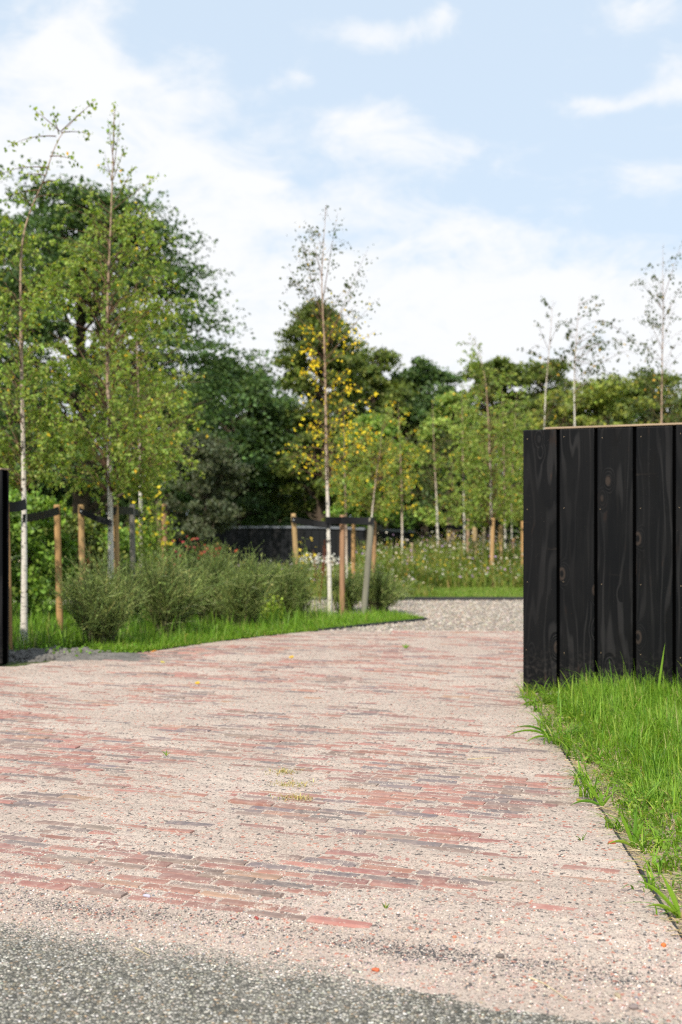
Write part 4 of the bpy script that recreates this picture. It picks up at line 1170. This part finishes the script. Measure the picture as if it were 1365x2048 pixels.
broom('nearest large broom shrub at the driveway edge beside the soil heap', 205, 1300, 186, 86, 81)
broom('second broom shrub with dark base, right of the nearest one', 335, 1280, 182, 82, 82)
broom('tall broom shrub behind the second one, below the red flowers', 398, 1248, 140, 84, 83)
broom('broom shrub with pale green sprigs in the middle of the row', 490, 1262, 160, 66, 84)
broom('small dark broom shrub left of the yellow birch', 585, 1247, 128, 44, 85)
broom('broom shrub behind the middle of the row in front of the far fence', 540, 1215, 100, 60, 86)
broom('rounded broom shrub at the tip of the grass bed', 757, 1228, 98, 68, 87)
broom('broom shrub half hidden by the second birch trunk', 255, 1245, 118, 60, 88)
broom('broom shrub filling the gap between the second and the middle ones', 428, 1252, 148, 70, 90)
broom('low broom shrub behind the yellow birch trunk', 690, 1222, 80, 46, 89)


# ------------------------------------------------------------------ flowering plants
def flowers(g, P, rad, col, centre=None, r=None, k=7):
    r = r or rng
    n = len(P); t = np.arange(k) / k * 6.283
    nd = unit(r.normal(0, .55, (n, 3)) + np.array((0, -.35, .8)))
    a = unit(np.cross(nd, np.array((.2, .9, .1)))); b = np.cross(nd, a)
    ring = P[:, None] + (a[:, None] * np.cos(t)[None, :, None] + b[:, None] * np.sin(t)[None, :, None]) * (rad[:, None, None] * (1 + .25 * np.cos(t * 3.5))[None, :, None]) + nd[:, None] * (rad * .15)[:, None, None]
    v = np.concatenate((ring, P[:, None]), 1)
    f = (np.arange(n)[:, None, None] * (k + 1) + np.array([(i, (i + 1) % k, k) for i in range(k)])[None]).reshape(-1, 3)
    c = np.repeat(col, k + 1, 0)
    if centre is not None: c.reshape(n, k + 1, 3)[:, -1] = centre
    g.add(v.reshape(-1, 3), f, c)


def flowering(name, label, px, Y, zt, hw, nst, lcol, fcol, nfl, frad, seed, lsize=.05):
    r = np.random.default_rng(seed); X = gx(px, Y)
    root = thing(name, label, 'plant', (X, Y, 0))
    az = r.uniform(0, 6.28, nst); s = np.linspace(0, 1, 6); ln = hw * np.sqrt(r.random(nst)); h = zt * r.uniform(.6, 1.02, nst)
    B = np.zeros((nst, 6, 3)); B[..., 0] = X + (np.cos(az) * ln)[:, None] * s; B[..., 1] = Y + (np.sin(az) * ln)[:, None] * s; B[..., 2] = h[:, None] * s
    B[:, 1:] += r.normal(0, .02, (nst, 5, 3))
    g = Geo(); tubes(g, B, np.full((nst, 6), .004), 4, (.10, .12, .04)); g.build('stems', M['bark'], root)
    q = nst * 32; bi = r.integers(0, nst, q); st = r.uniform(.3, 1, q); idx = np.minimum((st * 5).astype(int), 4); fr = (st * 5 - idx)[:, None]
    LP = B[bi, idx] * (1 - fr) + B[bi, idx + 1] * fr + r.normal(0, .045, (q, 3)); LL = lsize * r.uniform(.6, 1.2, q)
    g = Geo(); leaves(g, LP, r.normal(0, 1, (q, 3)) + (0, 0, -.2), LL, LL * .7, pal(q, lcol, [1] * len(lcol), .15, r), .12, r); g.build('foliage', M['birch_leaf'], root)
    bi = r.integers(0, nst, nfl); g = Geo()
    FP = B[bi, 5 - (r.random(nfl) < .4)] + r.normal(0, .09, (nfl, 3))
    flowers(g, FP, frad * r.uniform(.7, 1.2, nfl), pal(nfl, fcol, [1] * len(fcol), .1, r), r=r); g.build('flowers', M['petal'], root)


flowering('flowering_shrub', 'leafy shrub dotted with yellow flowers beside the third birch', 305, 15.8, 1.62, .36, 46, [(.11, .17, .025), (.15, .21, .035), (.08, .125, .02)], [(.72, .55, .02), (.65, .50, .03)], 62, .028, 91)
flowering('flowering_plant', 'tall thin plant with small yellow blooms before the far black fence', 612, 16.5, 1.12, .10, 6, [(.10, .13, .03)], [(.60, .45, .03)], 26, .022, 92, .03)
flowering('red_flower_clump', 'clump of red flowers in front of the far black fence', 415, 20, .95, .42, 44, [(.06, .09, .025), (.08, .11, .03)], [(.38, .018, .025), (.30, .018, .025), (.38, .07, .025)], 60, .028, 93)
flowering('red_flower_clump', 'few red flowers low beside the yellow flowering shrub', 350, 20.5, .88, .22, 18, [(.06, .09, .025)], [(.36, .02, .05), (.30, .02, .03)], 18, .026, 94)
flowering('lime_plant', 'lime green leafy plant among the middle broom shrubs', 500, gY(1235), .62, .20, 26, [(.17, .23, .03), (.21, .27, .04)], [(.30, .33, .05)], 10, .012, 95, .038)
flowering('lime_plant', 'small lime green plant at the foot of the middle broom shrubs', 545, gY(1250), .34, .12, 16, [(.17, .23, .03), (.21, .27, .04)], [(.30, .33, .05)], 6, .012, 96, .034)


# reddish dock stalk
def dock(label, px, Y, zt, seed, hw=.05):
    r = np.random.default_rng(seed); X = gx(px, Y); root = thing('dock_plant', label, 'plant', (X, Y, 0))
    g = Geo(); n = 3
    for k in range(n):
        s = np.linspace(0, 1, 7); P = np.stack((X + (r.normal(0, hw)) * s, Y + r.normal(0, hw) * s, zt * r.uniform(.8, 1) * s), -1); tube(g, P, .005 * (1.2 - s), 5, (.16, .06, .03))
        q = 260; t = r.uniform(.45, 1, q); LP = np.stack([np.interp(t, s, P[:, i]) for i in range(3)], -1) + r.normal(0, .022, (q, 3)) * (1.3 - t)[:, None]
        leaves(g, LP, r.normal(0, 1, (q, 3)), .016, .012, pal(q, [(.20, .07, .035), (.15, .05, .03)], [1, 1], .2, r), .1, r)
    g.build('seed_stalk', M['bark'], root)
dock('rusty brown dry dock stalk in the shade between the birch and stake', 168, 13.4, .95, 101)
dock('dry purplish seed stalk left of the yellow birch before the far fence', 640, 17.5, 1.0, 102, .12)

# meadow with wild flowers (right and behind the gravel)
def meadow():
    r = np.random.default_rng(111)
    n = 9500
    x = r.uniform(-.3, 10.5, n); y = 21.5 + 9.5 * r.random(n) ** 1.25
    xb = r.uniform(-9, 1.5, 3200); yb = r.uniform(18.7, 26, 3200)
    x = np.r_[x, xb]; y = np.r_[y, yb]; n = len(x)
    ok = (y < 26.5) | (x > 1.8)
    x, y = x[ok], y[ok]; n = len(x)
    h = (.28 + .50 * np.clip((y - 21.2) / 2.5, 0, 1)) * r.uniform(.6, 1.2, n) * (.8 + .5 * (fbm(x / 1.2, y / 1.2, 2) + .5))
    lf = x < gx(720, y); h[lf] = r.uniform(.18, .42, lf.sum())
    g = Geo()
    k = 5
    P = np.repeat(np.stack((x, y, 0 * x), -1), k, 0); P[:, :2] += r.normal(0, .09, (n * k, 2)); P = P[P[:, 1] > 21.25] if False else P
    hh = np.repeat(h, k) * r.uniform(.5, 1.05, n * k)
    az = r.uniform(0, 6.28, n * k)
    c = pal(n * k, [(.12, .155, .025), (.155, .18, .034), (.09, .13, .022), (.24, .21, .065), (.24, .16, .07)], [30, 28, 22, 12, 5], .15, r)
    blades(g, P, hh, r.uniform(.012, .035, n * k), az, r.uniform(.05, .5, n * k), c, 3)
    q = 52000; pi = r.integers(0, n, q)
    LP = np.stack((x[pi] + r.normal(0, .12, q), y[pi] + r.normal(0, .12, q), h[pi] * r.uniform(.05, .9, q)), -1)
    LL = r.uniform(.035, .10, q)
    leaves(g, LP, r.normal(0, .7, (q, 3)) + (0, 0, .5), LL, LL * .5, pal(q, [(.075, .12, .02), (.11, .155, .028), (.055, .095, .018), (.17, .16, .045)], [30, 28, 25, 10], .15, r), .1, r)
    o = g.build('meadow_plants', M['grass'])
    tag(o, 'dense green and straw coloured wild plants of the meadow behind the lawn', 'meadow', kind='stuff')
    g = Geo()
    q = 6500; pi = r.integers(0, n, q)
    FP = np.stack((x[pi] + r.normal(0, .1, q), y[pi] + r.normal(0, .1, q), h[pi] * r.uniform(.75, 1.12, q)), -1)
    band = fbm(FP[:, 0] / .9 + 5, FP[:, 1] / .9, 2)
    kind = r.random(q) + band * .6
    col = np.where((kind < .62)[:, None], pal(q, [(.58, .55, .44), (.52, .45, .30)], [1, 1], .08, r), np.where((kind < .80)[:, None], pal(q, [(.62, .44, .03), (.55, .30, .03)], [2, 1], .1, r), pal(q, [(.38, .25, .42), (.45, .28, .38), (.50, .30, .22)], [2, 2, 1], .1, r)))
    flowers(g, FP, r.uniform(.009, .024, q), col, r=r, k=6)
    # a band of white daisies before the far fence
    q = 170; fx_ = r.uniform(gx(595, 19.5), gx(690, 19.5), q); fy_ = r.uniform(19, 21, q)
    flowers(g, np.stack((fx_, fy_, r.normal(.60, .05, q)), -1), r.uniform(.012, .026, q), pal(q, [(.62, .60, .52)], [1], .08, r), r=r, k=6)
    tag(g.build('meadow_flowers', M['petal']), 'white, yellow and purple wild flowers scattered through the meadow', 'flowers', kind='stuff')
meadow()

# ------------------------------------------------------------------ grass
GR = ([(.103, .190, .017), (.138, .235, .022), (.070, .145, .015), (.185, .255, .036), (.30, .26, .11)], [32, 30, 22, 12, 3])


def right_grass():
    r = np.random.default_rng(121)
    g = Geo()
    n = 52000
    d = r.gamma(2.0, .42, n); y = 2.5 + 6.6 * r.random(n) ** .95
    x = .763 + .0682 * y + .02 + d
    u, v = UV(x, y)
    # thinner towards the road and along the sandy edge
    dens = np.clip((d - .01) / .15, 0, 1) * np.clip((v - 3.0) / .6, .04, 1) + np.where((d < .2), .20, 0)
    patch = fbm(x / .35, y / .3, 3)
    ok = (r.random(n) < dens * np.clip(1.05 + patch * 2.4, .12, 1)) & (x < 3.6) & ~((y > 8.05 + .445 * (1.33 - x)) & (y < 8.35 + .445 * (1.33 - x)))
    x, y, d, v = x[ok], y[ok], d[ok], v[ok]; n = len(x)
    tall = np.clip(d / .45, .18, 1) * np.clip((y - 3.0) / 4.0, .35, 1)
    h = (.045 + .115 * tall) * r.gamma(9, 1 / 9, n)
    P = np.stack((x, y, -.006 + .02 * np.clip(d / .5, 0, 1)), -1)
    lean = 6.28 * fbm(x / .3, y / .3, 2) * 2; az = lean + r.normal(0, 1.1, n)
    az = np.where((d < .25) & (r.random(n) < .5), np.pi + r.normal(0, .8, n), az)
    bend = np.where(d < .2, r.uniform(.2, 1.5, n), r.gamma(2.6, .20, n))
    c = pal(n, *GR, .14, r)
    dry = r.random(n) < np.clip(.40 - d * .8, .075, .40) + np.where(v < 3.7, .25, 0)
    c[dry] = pal(dry.sum(), [(.40, .32, .16), (.32, .25, .11), (.28, .16, .07)], [2, 2, .6], .12, r)
    h[dry] *= .6; bend[dry] += .5
    blades(g, P, h, r.uniform(.003, .0065, n), az, bend, c, 4)
    # uneven broad leaved tufts spilling over the edging
    nt = 95; ty = 3.0 + 5.0 * r.random(nt) ** .8; td = np.abs(r.normal(.10, .14, nt)) - .03; tx = .763 + .0682 * ty + td
    per = 16; X_ = np.repeat(tx, per) + r.normal(0, .022, nt * per); Y_ = np.repeat(ty, per) + r.normal(0, .022, nt * per)
    keep = Y_ < 8.0 + .445 * (1.33 - X_); X_, Y_ = X_[keep], Y_[keep]; m = len(X_)
    blades(g, np.stack((X_, Y_, 0 * X_ + .002), -1), r.uniform(.05, .17, m) * np.clip(.55 + (Y_ - 3) / 7, .5, 1.1), r.uniform(.005, .010, m), np.where(r.random(m) < .55, np.pi + r.normal(0, .9, m), r.uniform(0, 6.28, m)), r.uniform(.3, 1.6, m), pal(m, *GR, .16, r), 5)
    # taller darker clumps within the sward
    nt = 60; ty = 4.6 + 3.3 * r.random(nt); tx = .763 + .0682 * ty + .15 + r.gamma(2, .4, nt); per = 26
    X_ = np.repeat(tx, per) + r.normal(0, .03, nt * per); Y_ = np.repeat(ty, per) + r.normal(0, .03, nt * per)
    keep = Y_ < 8.0 + .445 * (1.33 - X_); X_, Y_ = X_[keep], Y_[keep]; m = len(X_)
    blades(g, np.stack((X_, Y_, 0 * X_), -1), r.uniform(.10, .23, m), r.uniform(.004, .009, m), r.uniform(0, 6.28, m), r.gamma(3, .22, m), pal(m, [(.09, .18, .018), (.15, .24, .03), (.065, .135, .016)], [1, 1, 1], .15, r), 5)
    # seed heads and wide long blades near the fence
    m = 420; y = r.uniform(5.8, 8.2, m); x = .763 + .0682 * y + .08 + r.gamma(2, .4, m)
    k = y < 8.0 + .445 * (1.33 - x); x, y = x[k], y[k]; m = len(x)
    blades(g, np.stack((x, y, 0 * x), -1), r.uniform(.14, .26, m), r.uniform(.007, .012, m), r.uniform(0, 6.28, m), r.uniform(.05, .6, m), pal(m, *GR, .12, r), 6)
    # low broad weeds
    q = 6500; d = r.gamma(2, .3, q); y = r.uniform(3.2, 7.8, q); x = .763 + .0682 * y + .03 + d
    k = (fbm(x / .3 + 8, y / .3, 3) > .02) & (x < 3); x, y = x[k], y[k]; q = len(x)
    LL = r.uniform(.012, .034, q)
    leaves(g, np.stack((x, y, .01 + r.uniform(.005, .06, q)), -1), r.normal(0, 1, (q, 3)) * (1, 1, .3), LL, LL * .6, pal(q, [(.12, .20, .025), (.09, .15, .02), (.19, .22, .04)], [3, 3, 1], .15, r), .12, r)
    o = g.build('grass', M['grass'])
    tag(o, 'long bright green grass growing on the verge in front of the tall black fence', 'grass', kind='stuff')
    # straw litter lying on the sandy strip
    g = Geo(); q = 1300
    y = 2.8 + r.random(q) * 5; d = np.abs(r.normal(.12, .13, q)); x = .763 + .0682 * y + d
    a = r.uniform(0, 6.28, q); L = r.uniform(.02, .10, q); s = np.linspace(-.5, .5, 4)
    T = np.zeros((q, 4, 3)); T[..., 0] = x[:, None] + np.cos(a)[:, None] * L[:, None] * s; T[..., 1] = y[:, None] + np.sin(a)[:, None] * L[:, None] * s
    T[..., 2] = .006 + r.uniform(0, .012, (q, 1)) + r.normal(0, .002, (q, 4))
    tubes(g, T, np.full((q, 4), .0011), 3, pal(q, [(.40, .33, .20), (.30, .24, .14), (.46, .40, .27)], [1, 1, 1], .12, r))
    tag(g.build('straw_litter', M['grass']), 'dry straw and dead grass littering the sandy verge edge', 'dry grass', kind='stuff')
right_grass()


def tall_blade(label, px, py_base, Y, tips, wd=.012, name='grass_tuft', cat='grass tuft', zbase=0.0):
    """one distinct tuft: tips = [(px,py)...] drawn as bent blades"""
    X = gx(px, Y); g = Geo()
    base = np.array((X, Y, zbase)); r = np.random.default_rng(int(px + Y * 10))
    for tx, ty, dy in tips:
        tip = PT(tx, ty, Y + dy); s = np.linspace(0, 1, 9)
        mid = base * .5 + tip * .5 + np.array((0, 0, np.linalg.norm((tip - base)[:2]) * .35))
        C = (1 - s)[:, None] ** 2 * base + 2 * (s * (1 - s))[:, None] * mid + (s ** 2)[:, None] * tip
        dv = unit(tip - base); sd_ = unit(np.cross(dv, np.array((.1, 1, .25))))
        wv = wd * np.sin(np.clip(s * .85 + .18, 0, 1) * np.pi) ** .7 * .5; wv[-1] = .0003
        v = np.stack((C - sd_ * wv[:, None], C + np.array((0, -.002, .001)), C + sd_ * wv[:, None]), 1).reshape(-1, 3)
        f = []
        for i in range(8):
            b = i * 3; f += [(b, b + 1, b + 4, b + 3), (b + 1, b + 2, b + 5, b + 4)]
        g.add(v, f, pal(1, *GR, .1, r)[0])
    return tag(g.build(name, M['grass'], origin=(X, Y, zbase)), label, cat)


tall_blade('single tall grass blade standing against the black boards', 1312, 1395, 7.3, [(1331, 1287, 0)], .015)
tall_blade('grass tuft leaning over the driveway at the fence corner', 1085, 1412, gY(1412), [(1030, 1398, 0), (1026, 1432, -.02), (1038, 1415, -.05), (1060, 1380, 0)], .016)
tall_blade('broad grass leaves lying over the bricks below the fence', 1112, 1480, gY(1482), [(1028, 1457, 0), (1010, 1476, -.02), (1050, 1487, -.05), (1120, 1450, 0)], .014)
tall_blade('grass tuft with one blade lying across the edging strip', 1205, 1610, gY(1614), [(1141, 1612, 0), (1165, 1560, 0), (1200, 1585, .05), (1225, 1590, 0)], .014)
tall_blade('grass tuft beside the red brick chip at the edging', 1268, 1694, gY(1696), [(1238, 1620, 0), (1290, 1640, 0), (1215, 1690, -.03), (1275, 1610, .02), (1320, 1680, 0)], .013)
tall_blade('bright grass tuft at the road corner of the verge', 1362, 1835, gY(1838), [(1275, 1762, 0), (1322, 1745, 0), (1290, 1815, -.03), (1395, 1770, 0), (1340, 1770, .03)], .012)
tall_blade('tiny grass tuft between bricks near the road', 772, 1818, gY(1820), [(764, 1806, 0), (772, 1803, 0), (780, 1807, 0), (769, 1810, .01), (776, 1811, -.01)], .004)
tall_blade('tiny weed with thin brown stalks on the sand', 1165, 1682, gY(1683), [(1148, 1672, 0), (1176, 1664, 0), (1168, 1668, 0), (1155, 1679, 0)], .003)
tall_blade('small weed on the far bricks near the gravel', 812, 1296, gY(1297), [(804, 1290, 0), (813, 1287, 0), (820, 1291, 0), (808, 1293, .05)], .016)
tall_blade('thin weed on the bricks in the middle of the driveway', 333, 1510, gY(1512), [(324, 1503, 0), (333, 1500, 0), (341, 1505, 0)], .006)


def clump(label, px, py, s, seed):
    r = np.random.default_rng(seed); Y = gY(py); X = gx(px, Y); g = Geo(); n = 90
    P = np.stack((X + r.normal(0, s, n), Y + r.normal(0, s * .7, n), np.full(n, .003)), -1)
    blades(g, P, r.uniform(.01, .03, n), r.uniform(.002, .004, n), r.uniform(0, 6.28, n), r.uniform(.5, 2.0, n), pal(n, [(.30, .25, .09), (.20, .19, .06), (.38, .31, .15)], [1, 1, 1], .15, r), 3)
    tag(g.build('dry_weed', M['grass'], origin=(X, Y, 0)), label, 'weed', 'dry weeds on the driveway')
clump('dry yellowish weed clump in the middle of the driveway, farther one', 565, 1547, .045, 131)
clump('dry yellowish weed clump in the middle of the driveway, nearer one', 585, 1572, .050, 132)
clump('flattened grey weed on pale sand in the middle of the driveway', 592, 1598, .040, 133)


def bed_grass():
    r = np.random.default_rng(141); g = Geo()
    # edge line of the bed next to the driveway
    ex = np.array([-2.1, -1.82, -.97, -.24, .45, 1.06]); ey = np.array([10.5, 10.8, 12.1, 12.9, 13.75, 14.4])
    n = 30000; t = r.uniform(0, 5, n); X = np.interp(t, np.arange(6), ex); Y = np.interp(t, np.arange(6), ey)
    off = r.gamma(1.6, .16, n)
    x = X - off * .75 + .02 * r.normal(size=n) ; y = Y + off * .66
    ok = inpoly(x, y, [(a + .04, b - .03) for a, b in BED]); x, y, off = x[ok], y[ok], off[ok]; n = len(x)
    h = (.035 + .06 * np.clip(off / .45, 0, 1)) * r.gamma(7, 1 / 7, n)
    blades(g, np.stack((x, y, 0 * x + .003), -1), h, r.uniform(.004, .008, n), r.uniform(0, 6.28, n), r.gamma(2, .25, n), pal(n, *GR, .14, r), 3)
    n = 21000; x = r.uniform(-7, 1.0, n); y = r.uniform(10.0, 18.5, n)
    ok = inpoly(x, y, BED) & ~((x > -4.4) & (x < -1.75) & (y < 10.75 + .25 * fbm(x / .3, y / .3, 2)) )
    x, y = x[ok], y[ok]; n = len(x)
    h = r.uniform(.08, .27, n) * (.6 + .9 * (fbm(x / .6, y / .6, 2) + .5)); tip = np.clip((x + .6) / .8, 0, 1); h *= (1 - .72 * tip)
    blades(g, np.stack((x, y, 0 * x), -1), h, r.uniform(.006, .013, n), r.uniform(0, 6.28, n), r.gamma(2, .22, n), pal(n, [(.095, .18, .018), (.13, .225, .025), (.07, .135, .016), (.2, .22, .06)], [30, 28, 24, 6], .15, r), 3)
    # a few long pale stalks by the yellow birch
    m = 40; x = r.uniform(gx(600, 15), gx(720, 15), m); y = r.uniform(14.4, 15.2, m)
    blades(g, np.stack((x, y, 0 * x), -1), r.uniform(.3, .55, m), r.uniform(.008, .012, m), r.uniform(0, 6.28, m), r.uniform(.05, .4, m), pal(m, [(.2, .24, .06), (.13, .2, .03)], [1, 1], .1, r), 4)
    tag(g.build('bed_grass', M['grass']), 'green grass along the driveway edge of the planting bed', 'grass', kind='stuff')
    g = Geo(); n = 26000; x = r.uniform(-.6, 8.5, n); y = r.uniform(18.3, 21.6, n)
    blades(g, np.stack((x, y, 0 * x), -1), r.uniform(.025, .07, n), r.uniform(.008, .016, n), r.uniform(0, 6.28, n), r.uniform(.1, .9, n), pal(n, [(.10, .165, .022), (.135, .20, .03), (.17, .18, .05)], [3, 3, 1.4], .14, r), 2)
    tag(g.build('lawn_grass', M['grass']), 'short mown grass strip between gravel path and meadow', 'grass', kind='stuff')
    # little weeds on the soil heap
    g = Geo(); n = 320; x = r.uniform(-3.0, -1.7, n); y = 10.1 + .45 * r.random(n); ok = (fbm(x / .2, y / .2, 2) > .03); x, y = x[ok], y[ok]; n = len(x)
    LL = r.uniform(.02, .05, n)
    leaves(g, np.stack((x, y, r.uniform(.04, .12, n)), -1), r.normal(0, 1, (n, 3)) + (0, 0, .4), LL, LL * .6, pal(n, [(.12, .22, .025), (.09, .17, .02)], [1, 1], .15, r), .1, r)
    tag(g.build('seedling_weeds', M['grass']), 'small green seedlings scattered on the grey soil heap', 'weeds', kind='stuff')
bed_grass()


# ------------------------------------------------------------------ edging strips
def edging(label, pts, h, th, wig=.006, z0=-.03):
    g = Geo(); P = np.array(pts, float); t = np.linspace(0, len(P) - 1, 90); k = np.arange(len(P))
    x = np.interp(t, k, P[:, 0]) + wig * np.sin(t * 9.0) * .5 + wig * (fbm(t * 3, t * 0 + 2, 2)); y = np.interp(t, k, P[:, 1])
    d = unit(np.stack((np.gradient(x), np.gradient(y)), -1)); nx_, ny_ = -d[:, 1], d[:, 0]
    hz = h + .004 * fbm(t * 4, t * 0, 2)
    V = np.stack([np.stack((x + nx_ * s * th / 2, y + ny_ * s * th / 2, z), -1) for s, z in ((-1, 0 * t + z0), (-1, hz), (1, hz), (1, 0 * t + z0))], 1).reshape(-1, 3)
    f = []
    for i in range(89):
        for e in range(3): b = i * 4 + e; f.append((b, b + 1, b + 5, b + 4))
    f += [(0, 1, 2, 3), (89 * 4, 89 * 4 + 3, 89 * 4 + 2, 89 * 4 + 1)]
    g.add(V, f, (.035, .036, .038))
    tag(g.build('edging_strip', M['edging']), label, 'edging')
edging('thin wavy black edging strip between driveway sand and the grass verge', [(.763 + .0682 * y + .004, y) for y in (2.75, 4, 5, 6, 7, 8.0)], .009, .007)
edging('dark edging strip along the front of the mown lawn', [(-.5, 18.24), (3, 18.23), (6, 18.25), (9.5, 18.24)], .045, .02, .01)
edging('dark edging strip round the tip of the grass bed', [(-.26, 12.88), (.45, 13.72), (1.10, 14.42), (.75, 14.84), (.3, 15.14), (-.6, 15.54)], .022, .012, .008)


# fallen leaves
def fallen(px, py, col, label, s=.035):
    Y = gY(py); X = gx(px, Y); g = Geo(); a = random.uniform(0, 6)
    z = float(sandz(np.array([X]), np.array([Y]))[0]) + .004
    t = np.linspace(0, 1, 6); wv = np.sin(t * np.pi) ** .8 * .36 * s + .0005
    C = np.stack((s * (t - .5), 0 * t, .006 * np.cos(t * 4)), -1)
    v = np.stack((C + np.stack((0 * t, wv, .006 + 0 * t), -1), C, C + np.stack((0 * t, -wv, .004 + 0 * t), -1)), 1).reshape(-1, 3)
    v = np.c_[v[:, 0] * math.cos(a) - v[:, 1] * math.sin(a), v[:, 0] * math.sin(a) + v[:, 1] * math.cos(a), v[:, 2]]
    f = []
    for i in range(5): b = i * 3; f += [(b, b + 1, b + 4, b + 3), (b + 1, b + 2, b + 5, b + 4)]
    g.add(v + (X, Y, z), f, col); tag(g.build('fallen_leaf', M['birch_leaf'], origin=(X, Y, z)), label, 'leaf', 'fallen leaves on the driveway')
fallen(307, 1303, (0.36, 0.156, 0.018), 'orange fallen leaf at the grass edge by the broom shrubs', .06)
fallen(583, 1316, (0.372, 0.252, 0.03), 'yellow fallen leaf on the far bricks', .06)
fallen(395, 1369, (0.36, 0.252, 0.036), 'yellow fallen leaf on the bricks in the left half of the driveway', .05)
fallen(326, 1325, (0.33, 0.288, 0.06), 'pale yellow fallen leaf close to the planting bed edge', .05)
